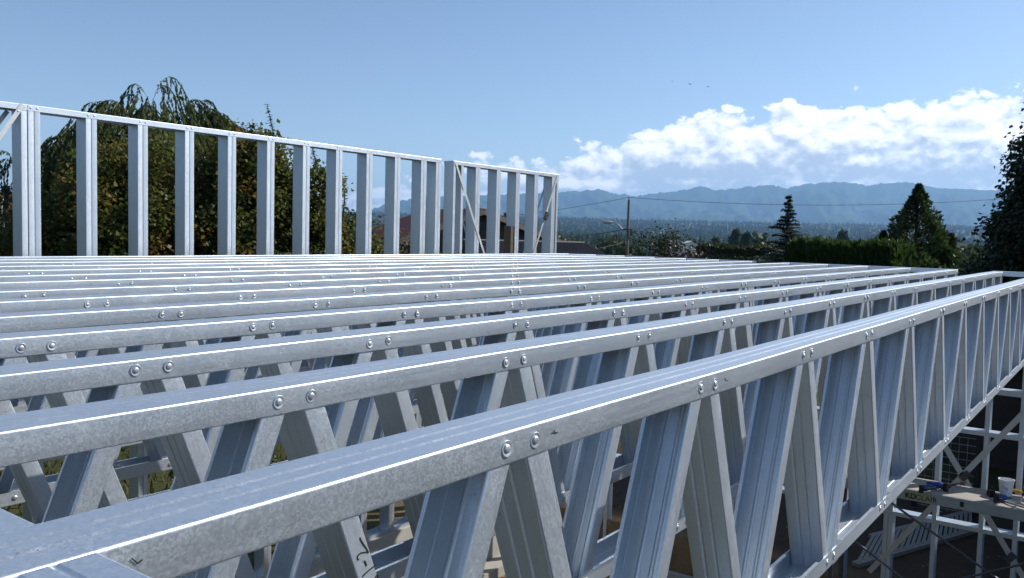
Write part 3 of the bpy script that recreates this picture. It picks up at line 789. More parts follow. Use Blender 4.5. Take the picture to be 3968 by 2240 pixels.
# bucket
p = on_deck(1770, 505)
t = thing('bucket', 'small white plastic bucket with red print on the plank', 'bucket', p)
mb = MB(); mb.lathe([(0.0, 0.002), (0.047, 0.002), (0.062, 0.135), (0.067, 0.137), (0.067, 0.150), (0.061, 0.150), (0.045, 0.008), (0.0, 0.008)], n=22); mb.build('pail', M['white_pl'], t, 35)
pr = MB()
dirc = np.array((CAM[0] - p[0], CAM[1] - p[1])); a0 = math.atan2(dirc[1], dirc[0])
for (z, w, a_) in ((0.078, 0.45, 0.0), (0.062, 0.28, 0.15), (0.088, 0.18, -0.4)):
    r = 0.0525 + (z - 0.05) * 0.115 + 0.001
    n = 6
    v = []
    for i in range(n + 1):
        th = a0 + a_ - w / 2 + w * i / n
        v += [(r * math.cos(th), r * math.sin(th), z), ((r + 0.0009) * math.cos(th), (r + 0.0009) * math.sin(th), z + 0.008)]
    pr.add(v, [(2 * i, 2 * i + 2, 2 * i + 3, 2 * i + 1) for i in range(n)])
pr.build('print', M['red_pr'], t)
# bar clamps: dark bar, blue handle, jaw
def bar_clamp(a, b, lab, hl=0.17):
    a = on_deck(*a); b = on_deck(*b); d = b - a; L = np.linalg.norm(d)
    t = thing('bar_clamp', lab, 'clamp', a, 'clamps on the plank', math.atan2(d[1], d[0]))
    mb = MB(); mb.box((0, -0.004, 0.012), (L, 0.004, 0.032)); mb.build('bar', M['dsteel'], t)
    mb = MB(); mb.box((-0.02, -0.012, 0.004), (0.02, 0.012, 0.075)); mb.box((-0.012, -0.05, 0.03), (0.012, -0.012, 0.05)); mb.build('jaw', M['black'], t)
    mb = MB(); mb.tube([(0.03, 0, 0.03), (0.06, 0, 0.045), (hl, 0.0, 0.03), (hl + 0.02, 0, 0.026)], [0.016, 0.026, 0.022, 0.010], 8); mb.build('handle', M['blue'], t, 60)
    mb = MB(); mb.tube([(0.05, 0.02, 0.02), (0.10, 0.05, 0.025), (0.15, 0.062, 0.02)], [0.012, 0.013, 0.008], 6); mb.build('trigger', M['blue'], t, 60)
    return t
bar_clamp((1080, 460), (860, 385), 'bar clamp with blue handle and black jaw in the middle of the plank')
bar_clamp((800, 478), (1310, 380), 'long bar clamp lying slantwise beside the lettered sticker', 0.07)
bar_clamp((1660, 585), (1830, 560), 'blue handled clamp near the bucket', 0.12)
# locking C-clamp, white grey
p = on_deck(1885, 625)
t = thing('locking_clamp', 'pale grey locking pliers clamp at the right end of the plank', 'clamp', p, 'clamps on the plank', rad(-115))
mb = MB(); mb.tube([(-0.10, 0.0, 0.012), (-0.09, 0.045, 0.014), (0.0, 0.055, 0.016), (0.09, 0.045, 0.014), (0.10, 0.0, 0.012)], 0.011, 6); mb.build('jaw_arm', M['lampgrey'], t, 60)
mb = MB(); mb.tube([(-0.10, 0, 0.012), (0.0, -0.02, 0.018), (0.12, -0.03, 0.016)], [0.010, 0.012, 0.008], 6); mb.build('grip', M['lampgrey'], t, 60)
mb = MB(); mb.tube([(0.0, 0.05, 0.016), (0.03, 0.03, 0.07), (0.05, 0.03, 0.085)], 0.008, 6); mb.build('lever', M['lampgrey'], t, 60)
p = on_deck(1600, 515); t = thing('tape_measure', 'small black tape measure case left of the bucket', 'tape measure', p, rotz=0.5)
mb = MB(); mb.box((-0.035, -0.022, 0.001), (0.035, 0.022, 0.045)); mb.box((-0.028, -0.024, 0.045), (0.020, 0.024, 0.058)); mb.build('case', M['black'], t)
mb = MB(); mb.box((0.035, -0.010, 0.002), (0.075, 0.010, 0.010)); mb.build('blade', M['dsteel'], t)
p = on_deck(1890, 475); t = thing('screwdriver', 'yellow handled tool lying behind the bucket', 'hand tool', p, rotz=rad(-100))
mb = MB(); mb.tube([(-0.05, 0, 0.017), (0.0, 0, 0.017), (0.05, 0, 0.017)], [0.012, 0.017, 0.012], 8); mb.build('handle', M['yellow'], t, 60)
mb = MB(); mb.tube([(0.05, 0, 0.017), (0.16, 0, 0.010)], 0.004, 6); mb.build('shaft', M['dsteel'], t, 60)

# ================================================================== YARD beyond the end wall
def on_g(u, v): return on_z(3300 + u / z6, 1750 + v / z6, G_OUT + 0.03)
A_, B_ = on_g(40, 1300), on_g(1390, 910); C_, D_ = on_g(230, 980), on_g(1390, 690)
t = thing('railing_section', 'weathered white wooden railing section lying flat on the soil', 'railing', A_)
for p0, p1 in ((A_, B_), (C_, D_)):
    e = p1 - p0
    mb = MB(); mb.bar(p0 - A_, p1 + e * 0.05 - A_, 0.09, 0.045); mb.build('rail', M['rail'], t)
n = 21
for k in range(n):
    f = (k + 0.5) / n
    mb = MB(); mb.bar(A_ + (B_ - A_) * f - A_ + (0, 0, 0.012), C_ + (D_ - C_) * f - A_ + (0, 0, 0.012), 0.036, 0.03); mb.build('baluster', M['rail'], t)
# welded wire panel with a black post
z4 = 2246 / 618.0
XF = 12.6
def R4(u, v): return on_x(3350 + u / z4, 1450 + v / z4, XF)
a = R4(1290, 870); b = R4(1580, 915)
gnd = gz(XF, float(a[1]))
ytop = float(a[2]); yl = float(R4(760, 1290)[1]); yr = float(b[1])
t = thing('wire_fence', 'welded wire fence panel with large square mesh behind the end wall', 'fence', (XF, yr, gnd))
hgt = ytop - gnd
for k in range(int(hgt / 0.1) + 1):
    mb = MB(); mb.tube([(0, 0, k * 0.1 + 0.03), (0, yl - yr, k * 0.1 + 0.03)], 0.0036, 4); mb.build('wire', M['wire'], t)
for k in range(int((yl - yr) / 0.1) + 1):
    mb = MB(); mb.tube([(0.007, k * 0.1, 0.0), (0.007, k * 0.1, hgt)], 0.0036, 4); mb.build('wire', M['wire'], t)
for yy_ in (-0.03, yl - yr + 0.03):
    mb = MB(); mb.box((-0.03, yy_ - 0.03, -0.3), (0.03, yy_ + 0.03, hgt + 0.08)); mb.build('post', M['black'], t)

# low clapboard shed, right edge
t = thing('clapboard_shed', 'low shed with pale blue clapboards at the right edge', 'shed', (9.75, -2.6, G_OUT))
sw, sl, sh = 2.2, 2.66, 1.15
mb = MB(); mb.box((0.02, 0.0, -0.2), (sw, sl - 0.02, sh)); mb.build('wall', M['clap'], t)
for k in range(9):
    z0 = k * 0.128
    for face in (0, 1):
        mb = MB()
        if face == 0: mb.add([(-0.004, 0, z0), (0.016, 0, z0), (0.016, 0, z0 + 0.135), (0.008, 0, z0 + 0.135), (-0.004, sl, z0), (0.016, sl, z0), (0.016, sl, z0 + 0.135), (0.008, sl, z0 + 0.135)],
                             [(0, 1, 2, 3), (7, 6, 5, 4), (0, 4, 5, 1), (1, 5, 6, 2), (2, 6, 7, 3), (3, 7, 4, 0)])
        else: mb.add([(0.0, sl + 0.004, z0), (0.0, sl - 0.018, z0), (0.0, sl - 0.018, z0 + 0.135), (0.0, sl - 0.008, z0 + 0.135), (sw, sl + 0.004, z0), (sw, sl - 0.018, z0), (sw, sl - 0.018, z0 + 0.135), (sw, sl - 0.008, z0 + 0.135)],
                      [(3, 2, 1, 0), (4, 5, 6, 7), (1, 5, 4, 0), (2, 6, 5, 1), (3, 7, 6, 2), (0, 4, 7, 3)])
        mb.build('clapboard', M['clap'], t)
mb = MB(); mb.add([(-0.12, -0.1, sh), (sw + 0.1, -0.1, sh + 0.35), (sw + 0.1, sl + 0.1, sh + 0.35), (-0.12, sl + 0.1, sh), (-0.12, -0.1, sh + 0.05), (sw + 0.1, -0.1, sh + 0.40), (sw + 0.1, sl + 0.1, sh + 0.40), (-0.12, sl + 0.1, sh + 0.05)],
                  [(0, 3, 2, 1), (4, 5, 6, 7), (0, 1, 5, 4), (1, 2, 6, 5), (2, 3, 7, 6), (3, 0, 4, 7)]); mb.build('roof', M['shingle'], t)

# unseen dark house block added to shade the yard; its shingled lean-to shows
t = thing('outbuilding', 'charcoal shingled lean-to on an added unseen dark building behind the yard, right edge', 'building', (13.0, -10.0, G_OUT - 0.3))
bl, bw, bh = 10.25, 6.5, 3.9
mb = MB(); mb.box((0, 0, 0), (bw, bl, bh)); mb.build('wall', M['dark_siding'], t)
for sg in (0, 1):
    x0, x1, x2 = (-0.35, 3.25, 3.25) if sg == 0 else (bw + 0.35, 3.25, 3.25)
    mb = MB(); mb.add([(x0, -0.3, bh - 0.1), (x1, -0.3, bh + 1.5), (x1, bl + 0.3, bh + 1.5), (x0, bl + 0.3, bh - 0.1), (x0, -0.3, bh), (x1, -0.3, bh + 1.6), (x1, bl + 0.3, bh + 1.6), (x0, bl + 0.3, bh)],
                      [(0, 3, 2, 1), (4, 5, 6, 7), (0, 1, 5, 4), (1, 2, 6, 5), (2, 3, 7, 6), (3, 0, 4, 7)]); mb.build('roof_slope', M['shingle'], t)
for y_ in (0.0, bl):
    mb = MB(); mb.add([(0.0, y_ - 0.02, bh), (3.25, y_ - 0.02, bh + 1.48), (bw, y_ - 0.02, bh), (0.0, y_, bh), (3.25, y_, bh + 1.48), (bw, y_, bh)], [(0, 2, 1), (3, 4, 5), (0, 1, 4, 3), (1, 2, 5, 4), (2, 0, 3, 5)]); mb.build('gable', M['dark_siding'], t)
# lean-to beyond its far corner
lx, ly0, ly1, lh = 2.6, bl + 0.01, bl + 1.6, 2.2
mb = MB(); mb.box((lx, ly0, 0), (lx + 3.4, ly1, lh)); lt_ = mb.build('lean_to', M['dark_siding'], t)
for k in range(9):
    x0 = lx - 0.4 + k * 0.40; z0 = lh - 0.2 + k * 0.16
    mb = MB(); mb.add([(x0, ly0, z0), (x0 + 0.44, ly0, z0 + 0.176), (x0 + 0.44, ly1 + 0.2, z0 + 0.176), (x0, ly1 + 0.2, z0), (x0, ly0, z0 + 0.04), (x0 + 0.44, ly0, z0 + 0.2), (x0 + 0.44, ly1 + 0.2, z0 + 0.2), (x0, ly1 + 0.2, z0 + 0.04)],
                      [(0, 3, 2, 1), (4, 5, 6, 7), (0, 1, 5, 4), (1, 2, 6, 5), (2, 3, 7, 6), (3, 0, 4, 7)]); mb.build('shingle_course', M['shingle'], lt_)
for k in range(10):
    mb = MB(); z0 = k * 0.22; mb.add([(lx - 0.03, ly0, z0), (lx, ly0, z0), (lx, ly0, z0 + 0.225), (lx - 0.008, ly0, z0 + 0.225), (lx - 0.03, ly1, z0), (lx, ly1, z0), (lx, ly1, z0 + 0.225), (lx - 0.008, ly1, z0 + 0.225)],
                  [(0, 1, 2, 3), (7, 6, 5, 4), (0, 4, 5, 1), (1, 5, 6, 2), (2, 6, 7, 3), (3, 7, 4, 0)]); mb.build('siding_board', M['dark_siding'], lt_)

# ================================================================== NEIGHBOUR'S HOUSE
def house():
    z5 = 2576 / 900.0
    P = lambda x, y, d: at_d(1430 + x / z5, 750 + y / z5, d)
    A = P(1275, 165, 40.0); B = P(620, 176, 45.5)
    L = P(60, 600, 37.6); R = P(2215, 542, 43.2)
    A[2] = (A[2]); rdg = B - A; rdg[2] = 0
    base = np.array((A[0], A[1], gz(A[0], A[1])))
    t = thing('house', "neighbour's dark brown gabled house with maroon metal roof", 'house', base)
    o = lambda p: np.array(p) - base
    def slab(name, c0, c1, c2, c3, th, mat, par=t):
        c = [np.array(q, float) for q in (c0, c1, c2, c3)]; nrm = np.cross(c[1] - c[0], c[3] - c[0]); nrm /= np.linalg.norm(nrm)
        if nrm[2] < 0: nrm = -nrm
        v = c + [q - nrm * th for q in c]
        mb = MB(); mb.add(v, [(0, 1, 2, 3), (7, 6, 5, 4), (0, 4, 5, 1), (1, 5, 6, 2), (2, 6, 7, 3), (3, 7, 4, 0)]); return mb.build(name, mat, par), nrm
    fr = rdg / np.linalg.norm(rdg) * 0.0
    L2, R2 = L + rdg, R + rdg
    rl, nl = slab('roof_slope', o(A), o(A + rdg), o(L2), o(L), 0.10, M['roof_red'])
    slab('roof_slope', o(A), o(R), o(R2), o(A + rdg), 0.10, M['roof_red'])
    # standing ribs down the left slope
    for k in range(1, 24):
        f = k / 24
        mb = MB(); p = A + rdg * f; q_ = L + rdg * f; mb.bar(o(p) + nl * 0.012, o(q_) + nl * 0.012, 0.03, 0.03, nl); mb.build('rib', M['roof_red'], rl)
    # bargeboards on the front gable
    for e in (L, R):
        mb = MB(); a = o(A) - (0, 0, 0.16); b = o(e) - (0, 0, 0.16); n_ = np.cross(a - b, (0, 0, 1)); n_ /= np.linalg.norm(n_)
        mb.bar(a, b, 0.05, 0.24, (0, 0, 1)); mb.build('bargeboard', M['fascia'], t)
    ee = L + (L - A) * 0.02
    mb = MB(); mb.bar(o(L) - (0, 0, 0.12), o(L2) - (0, 0, 0.12), 0.05, 0.2); mb.build('fascia', M['fascia'], t)
    # walls set back under the roof
    u = rdg / np.linalg.norm(rdg); ins = u * 0.45
    def lerp(a, b, f): return a + (b - a) * f
    wl, wr = lerp(L, A, 0.08) + ins, lerp(R, A, 0.08) + ins; wa = A + ins; dz_ = np.array((0, 0, 0.12))
    zb = base[2] - 0.3
    f0 = [np.array((wl[0], wl[1], zb)), np.array((wr[0], wr[1], zb)), wr - dz_, wa - dz_, wl - dz_]
    back = [q_ + rdg - ins * 2 for q_ in f0]
    mb = MB(); mb.add([o(q_) for q_ in f0 + back], [(0, 1, 2, 3, 4), (9, 8, 7, 6, 5), (0, 4, 9, 5), (1, 6, 7, 2), (0, 5, 6, 1), (4, 3, 8, 9), (3, 2, 7, 8)]); wall = mb.build('wall', M['dark_siding'], t)
    # vertical battens on the gable wall
    for k in range(1, 26):
        f = k / 26; p = lerp(f0[0], f0[1], f); top = lerp(f0[4], f0[3], f * 2) if f < 0.5 else lerp(f0[3], f0[2], f * 2 - 1)
        ap = np.linalg.norm((f0[3] - f0[0])[:2]) / np.linalg.norm((f0[1] - f0[0])[:2])
        zt = np.interp(f, [0, ap, 1], [f0[4][2], f0[3][2], f0[2][2]])
        mb = MB(); mb.bar(o((p[0], p[1], zb)) - u * 0.012, o((p[0], p[1], zt)) - u * 0.012, 0.05, 0.03, u); mb.build('batten', M['dark_siding'], wall)
    # lower standing-seam roof in front
    T0, T1 = P(1050, 528, 37.0), P(2390, 548, 39.0); T0[2] = T1[2] = (T0[2] + T1[2]) / 2
    out = -u * 3.2 + np.array((0, 0, -1.05))
    pr_, npv = slab('porch_roof', o(T0), o(T1), o(T1 + out), o(T0 + out), 0.08, M['roof_dark'])
    for k in range(0, 34):
        f = k / 33; p = lerp(T0, T1, f)
        mb = MB(); mb.bar(o(p) + npv * 0.02, o(p + out) + npv * 0.02, 0.035, 0.045, npv); mb.build('seam', M['roof_dark'], pr_)
    mb = MB(); mb.bar(o(T0) + npv * 0.03, o(T1) + npv * 0.03, 0.16, 0.06, npv); mb.build('ridge_cap', M['fascia'], pr_)
    for f in (0.02, 0.5, 0.98):
        p = lerp(T0, T1, f) + out * 0.93
        mb = MB(); mb.box(o((p[0] - 0.08, p[1] - 0.08, zb)), o((p[0] + 0.08, p[1] + 0.08, p[2] - 0.05))); mb.build('porch_post', M['fascia'], t)
    # gable vent window
    c = wa + (f0[1] - f0[0]) / np.linalg.norm(f0[1] - f0[0]) * 0.0 - u * 0.02; e1 = (f0[1] - f0[0]) / np.linalg.norm(f0[1] - f0[0])
    mb = MB(); a = c - (0, 0, 0.8); mb.bar(o(a - e1 * 0.3), o(a + e1 * 0.3), 0.03, 0.4); w_ = mb.build('gable_vent', M['black'], t)
    # chimney flue
    p = lerp(A, R, 0.55) + rdg * 0.4
    mb = MB(); mb.tube([o(p) - (0, 0, 0.2), o(p) + (0, 0, 0.75)], 0.11, 8); mb.build('flue', M['dsteel'], t, 60)
house()

# ================================================================== POLE, LAMP, WIRES
pt = at_d(2437, 776, 62.0); pb = np.array((pt[0], pt[1], gz(pt[0], pt[1]))); hp = pt[2] - pb[2]
pole = thing('utility_pole', 'weathered wooden utility pole with a cobra-head street lamp', 'utility pole', pb)
mb = MB(); mb.tube([(0, 0, -0.6), (0, 0, hp * 0.5), (0, 0, hp)], [0.115, 0.10, 0.085], 10); mb.build('shaft', M['pole'], pole, 60)
mb = MB(); mb.tube([(0, 0, hp), (0, 0, hp + 0.22)], 0.035, 6); mb.build('insulator', M['dsteel'], pole, 60)
side = -RT * np.array((1, 1, 0)); side /= np.linalg.norm(side)
a0 = at_d(2430, 903, 62.0)[2] - pb[2]; a1 = at_d(2372, 862, 62.0)[2] - pb[2]; ln = (2434 - 2368) / F * 62.0
mb = MB(); mb.tube([side * 0.1 + (0, 0, a0), side * ln * 0.45 + (0, 0, a0 + (a1 - a0) * 0.62), side * ln * 0.72 + (0, 0, a1 + 0.02), side * ln + (0, 0, a1 + 0.02)], 0.032, 8); arm = mb.build('lamp_arm', M['lampgrey'], pole, 60)
mb = MB(); c0 = side * ln + np.array((0, 0, a1)); mb.tube([c0 - side * 0.15, c0 + side * 0.05, c0 + side * 0.45, c0 + side * 0.62], [0.06, 0.11, 0.14, 0.05], 8); mb.build('lamp_head', M['lampgrey'], pole, 60)
mb = MB(); mb.bar(-side * 0.35 + (0, 0, a0 + 0.25), side * 0.35 + (0, 0, a0 + 0.25), 0.08, 0.1); mb.build('crossarm', M['pole'], pole)
mb = MB(); mb.lathe([(0.02, 0), (0.14, 0.0), (0.14, 0.34), (0.02, 0.38)], (-side * 0.3 + np.array((0, 0, a0 - 0.2))), 10); mb.build('splice_case', M['dsteel'], pole, 50)
def wire(p, q_, sag, r, lab):
    p = np.array(p); q_ = np.array(q_); pts = []
    for i in range(33):
        f = i / 32; c = p + (q_ - p) * f; c[2] -= sag * 4 * f * (1 - f); pts.append(c)
    mb = MB(); mb.tube(pts, r, 5); tag(mb.build('overhead_cable', M['cable'], None, 60), lab, 'cable', 'overhead cables')
topw = pt + np.array((0, 0, 0.2))
wire(topw, at_d(4600, 690, 85.0), 1.2, 0.016, 'thin overhead cable running right from the pole top across the mountains')
wire(topw, at_d(900, 860, 60.0), 0.9, 0.016, 'thin overhead cable running left from the pole top behind the stud wall')
lo = pb + np.array((0, 0, a0 + 0.3))
wire(lo, at_d(1000, 850, 58.0), 1.3, 0.028, 'thicker sagging cable running left from the street lamp arm')
wire(lo - (0, 0, 0.9), at_d(1900, 985, 42.0), 0.35, 0.018, 'lower service cable sagging from the pole towards the house')
wire(lo, at_d(3150, 1120, 30.0), 0.5, 0.015, 'service cable sloping down right from the pole past the purple bush')

# far silo, birds
p = at_d(0, 760, 80.0)
sb = np.array((p[0], p[1], gz(p[0], p[1])))
t = thing('silo', 'small grey domed silo beyond the trees at the left edge', 'silo', sb); hs = p[2] - sb[2]
mb = MB(); mb.lathe([(1.5, -0.5), (1.5, hs - 1.0), (1.48, hs - 1.0)], n=24); mb.build('tank', M['silo'], t, 40)
mb = MB(); mb.lathe([(1.56, hs - 1.02), (1.50, hs - 0.72), (1.25, hs - 0.36), (0.8, hs - 0.1), (0.25, hs)], n=24); mb.build('dome', M['silo'], t, 60)
for (u, v, lab, s_) in ((2675, 327, 'larger of the small dark birds high above the clouds', 0.30), (2743, 337, 'small dark bird to the right of the larger one', 0.2), (2605, 316, 'tiny dark bird to the left of the larger one', 0.12)):
    t = thing('bird', lab, 'bird', at_d(u, v, 110.0), 'birds in the sky', random.uniform(0, 3))
    mb = MB(); mb.tube([(-s_, 0, 0), (-s_ * 0.3, 0, 0), (s_ * 0.4, 0, 0.02), (s_ * 0.9, 0, 0.0)], [0.01, s_ * 0.16, s_ * 0.15, 0.01], 6); mb.build('body', M['bird'], t, 60)
    for sg in (-1, 1):
        mb = MB(); mb.add([(-s_ * .2, 0, 0), (s_ * .3, 0, 0), (s_ * .1, sg * s_, s_ * .35), (-s_ * .25, sg * s_ * .8, s_ * .3), (0, sg * s_ * 1.7, s_ * .15)], [(0, 1, 2, 3), (3, 2, 4)]); mb.build('wing', M['bird'], t)

# ================================================================== VEGETATION
def unit(v): return v / (np.linalg.norm(v, axis=-1, keepdims=True) + 1e-9)
def leaf_mesh(name, c, u, n, L, Wd, tint, mat, parent, fold=0.12):
    """one kite-shaped face per leaf: c base (N,3), u along the leaf, n facing, L length, Wd half width"""
    u = unit(u); s = unit(np.cross(n, u)); n = np.cross(u, s)
    L = np.broadcast_to(np.asarray(L, float).reshape(-1, 1), (len(c), 1)); Wd = np.broadcast_to(np.asarray(Wd, float).reshape(-1, 1), (len(c), 1))
    v = np.stack([c, c + u * L * 0.45 + s * Wd - n * L * fold, c + u * L, c + u * L * 0.45 - s * Wd - n * L * fold], 1)
    f = np.arange(len(c) * 4).reshape(-1, 4)
    me = np_mesh(name, v.reshape(-1, 3), f, mat, False, np.repeat(np.clip(tint, 0, 1), 4))
    return obj(name, me, parent)
def rdir(n): return unit(rng.normal(size=(n, 3)))
def limbs(name, segs, parent, mat=None):
    mb = MB()
    for pts, rs in segs: mb.tube(pts, rs, 6, False)
    return mb.build(name, mat or M['bark'], parent, 60)

def broadleaf(label, base, lobes, ncl, nleaf, L, mat, group=None, tint=(0.35, 0.22), name='broadleaf_tree', leaders=(), spread=0.30, hang=0.35, trunk_r=0.11, cat='tree', ttop=0.0, nlimb=90):
    """lobes: (dx, dy, z, rx, ry, rz) from the base"""
    t = thing(name, label, cat, base, group)
    lob = np.array(lobes, float); vol = (lob[:, 3] * lob[:, 4] * lob[:, 5]) ** (2 / 3.); pick = rng.choice(len(lob), ncl, p=vol / vol.sum())
    d = rdir(ncl); rr = 1 - 0.62 * rng.random(ncl) ** 1.7
    cc = lob[pick, :3] + d * lob[pick, 3:] * rr[:, None]
    cc[:, 2] = np.maximum(cc[:, 2], 0.15)
    ctint = rng.normal(tint[0], tint[1], ncl) + ttop * (cc[:, 2] / cc[:, 2].max() - 0.5)
    zt = lob[:, 2].max()
    segs = []; tr = [np.array((0, 0, -0.3)), np.array((0.06, 0.03, zt * 0.35)), np.array((-0.05, 0.08, zt * 0.7)), np.array((lob[:, 0].mean(), lob[:, 1].mean(), zt))]
    trunk = limbs('trunk', [(tr, [trunk_r, trunk_r * 0.8, trunk_r * 0.55, trunk_r * 0.2])], t)
    for k in range(0, ncl, max(1, ncl // nlimb)):
        a = tr[1] + (tr[3] - tr[1]) * rng.uniform(0.0, 0.9); mid = (a + cc[k]) / 2 + rng.normal(size=3) * 0.08 - (0, 0, 0.08)
        segs.append(([a, mid, cc[k]], [trunk_r * 0.28, trunk_r * 0.16, 0.006]))
    C = np.repeat(cc, nleaf, 0); T = np.repeat(ctint, nleaf)
    out = np.repeat(d, nleaf, 0)
    C = C + rng.normal(size=C.shape) * spread * np.array((1, 1, 0.75))
    T = T + rng.normal(0, 0.08, len(T))
    U = out * 0.6 + rdir(len(C)) + np.array((0, 0, -hang)); Nn = rdir(len(C)) * 0.8 + np.array((0, 0, 0.8)) + out * 0.4
    # upright leader shoots
    lc, lu, ln_, lt = [], [], [], []
    for (x, y, z0, z1) in leaders:
        k = int((z1 - z0) / 0.035); pts = []
        for i in range(k):
            f = i / k; p = np.array((x + 0.09 * math.sin(f * 4 + x), y, z0 + (z1 - z0) * f)); pts.append(p)
            for j in range(3 if f < 0.85 else 2):
                lc.append(p); a = rng.uniform(0, 6.28); lu.append((math.cos(a), math.sin(a), -0.35)); ln_.append((math.cos(a) * .5, math.sin(a) * .5, 1)); lt.append(rng.normal(tint[0], tint[1]))
        segs.append(([pts[0] - (0, 0, 0.5), pts[len(pts) // 2], pts[-1]], [0.02, 0.012, 0.004]))
    limbs('limb', segs, t)
    if lc: C = np.concatenate([C, lc]); U = np.concatenate([U, lu]); Nn = np.concatenate([Nn, ln_]); T = np.concatenate([T, lt])
    Ls = L * rng.uniform(0.65, 1.25, len(C))
    leaf_mesh('crown', C, U, Nn, Ls, Ls * 0.42, T, mat, t)
    return t
def gpt(u, v, d):
    """ground point under a pixel column at a horizontal distance, and the height of the pixel above it"""
    p = at_d(u, v, d); g = gz(p[0], p[1]); return np.array((p[0], p[1], g)), p[2] - g

D2 = 1.5404
def colw(px_disp, d): return px_disp * D2 / F * d        # width in metres of so many display pixels at distance d
side_v = np.array((RT[0], RT[1], 0)) / math.hypot(RT[0], RT[1])
dep_v = np.array((FW[0], FW[1], 0)) / math.hypot(FW[0], FW[1])
def lob(x, dpt, z, rx, ry, rz):
    """lobe placed across the view (x), in depth (dpt); radii stay axis-aligned but near enough round"""
    o_ = side_v * x + dep_v * dpt; return (o_[0], o_[1], z, rx, ry, rz)

# the maples in front of the willow
b, h = gpt(330 * D2, 330 * D2, 17.0)
broadleaf('broad maple with green to rust leaves behind the left half of the stud wall', b,
          [lob(-0.9, 0, h * 0.45, 1.5, 1.5, h * .40), lob(0.5, -.3, h * 0.55, 1.5, 1.5, h * .42), lob(-2.0, 0.2, h * 0.38, 1.0, 1.0, h * .28), lob(1.6, .2, h * .45, 1.1, 1.1, h * .38), lob(0, 0, h * .2, 2.0, 1.6, h * .2), lob(-.3, 0, h * .82, 0.9, 0.9, h * .14)],
          760, 150, 0.085, M['maple'], 'maples behind the stud wall', (0.34, 0.24), ttop=0.35, spread=.165, nlimb=200)
b, h = gpt(635 * D2, 330 * D2, 16.5)
broadleaf('maple with a tall leafy leader shoot left of the wall gap trees', b,
          [lob(-0.1, 0, h * 0.55, 1.05, 1.1, h * .42), lob(-.7, .2, h * .4, 1.0, 1.0, h * .38), lob(0.25, 0, h * .3, .95, 1.0, h * .3), lob(0.1, 0, h * .88, .55, .6, h * .12)],
          520, 145, 0.085, M['maple'], 'maples behind the stud wall', (0.34, 0.22), spread=.16, nlimb=160, leaders=[tuple((side_v * 0.32)[:2]) + (h * .9, h * 1.10), tuple((side_v * -.15)[:2]) + (h * .9, h * 1.03)], ttop=0.3)
b, h = gpt(795 * D2, 410 * D2, 16.5)
broadleaf('slim maple with pointed top seen between two middle studs', b,
          [lob(0, 0, h * .45, .62, .7, h * .42), lob(-.25, 0, h * .3, .7, .7, h * .3), lob(.1, 0, h * .78, .3, .35, h * .2)], 300, 105, 0.080, M['maple'], 'maples behind the stud wall', (0.28, 0.18), spread=.15,
          leaders=[tuple((side_v * -.05)[:2]) + (h * .9, h * 1.08)], ttop=0.3)
b, h = gpt(875 * D2, 478 * D2, 17.0)
broadleaf('dark maple with two thin top shoots left of the house', b,
          [lob(0, 0, h * .42, .62, .7, h * .46), lob(0.1, 0, h * .28, .75, .75, h * .3)], 290, 105, 0.080, M['maple'], 'maples behind the stud wall', (0.20, 0.14), spread=.15,
          leaders=[tuple((side_v * -.12)[:2]) + (h * .85, h * 1.12), tuple((side_v * .3)[:2]) + (h * .8, h * 1.08)])
b, h = gpt(950 * D2, 570 * D2, 17.5)
broadleaf('small rusty maple partly before the maroon roof', b,
          [lob(0, 0, h * .55, .42, .5, h * .45), lob(-.3, 0, h * .35, .5, .5, h * .35)], 190, 58, 0.085, M['maple'], 'maples behind the stud wall', (0.52, 0.2))
b, h = gpt(30 * D2, 505 * D2, 21.0)
broadleaf('dark rounded shrub behind the left end of the stud wall', b,
          [lob(-1.6, 0, h * .4, 1.6, 1.3, h * .5), lob(1.2, 0, h * .45, 1.5, 1.2, h * .5), lob(3.0, .5, h * .4, 1.4, 1.2, h * .6)], 520, 80, 0.085, M['shrub'], None, (0.25, 0.2), 'shrub', cat='shrub')

# unseen trees added left of the picture to darken what the steel mirrors
for i, (az_, d, hh) in enumerate(((4, 27, 6.5), (-14, 27, 7.0), (-31, 26, 7.5), (-47, 26, 7.0), (-63, 27, 7.5), (-80, 27, 7.0))):
    p = CAM + np.array((math.sin(rad(az_)), math.cos(rad(az_)), 0)) * d; b = np.array((p[0], p[1], gz(p[0], p[1])))
    broadleaf(f"{('first', 'second', 'third', 'fourth', 'fifth', 'sixth')[i]} added unseen tree beyond the left edge", b, [(0, 0, hh * .5, 3.2, 3.2, hh * .46), (1.5, -.8, hh * .4, 2.4, 2.4, hh * .38), (-1.3, .9, hh * .6, 2.3, 2.3, hh * .36), (.4, .2, hh * .25, 3.0, 3.0, hh * .25)],
              330, 34, .42, M['maple'], 'added trees left of the site', (.3, .2), spread=.6)

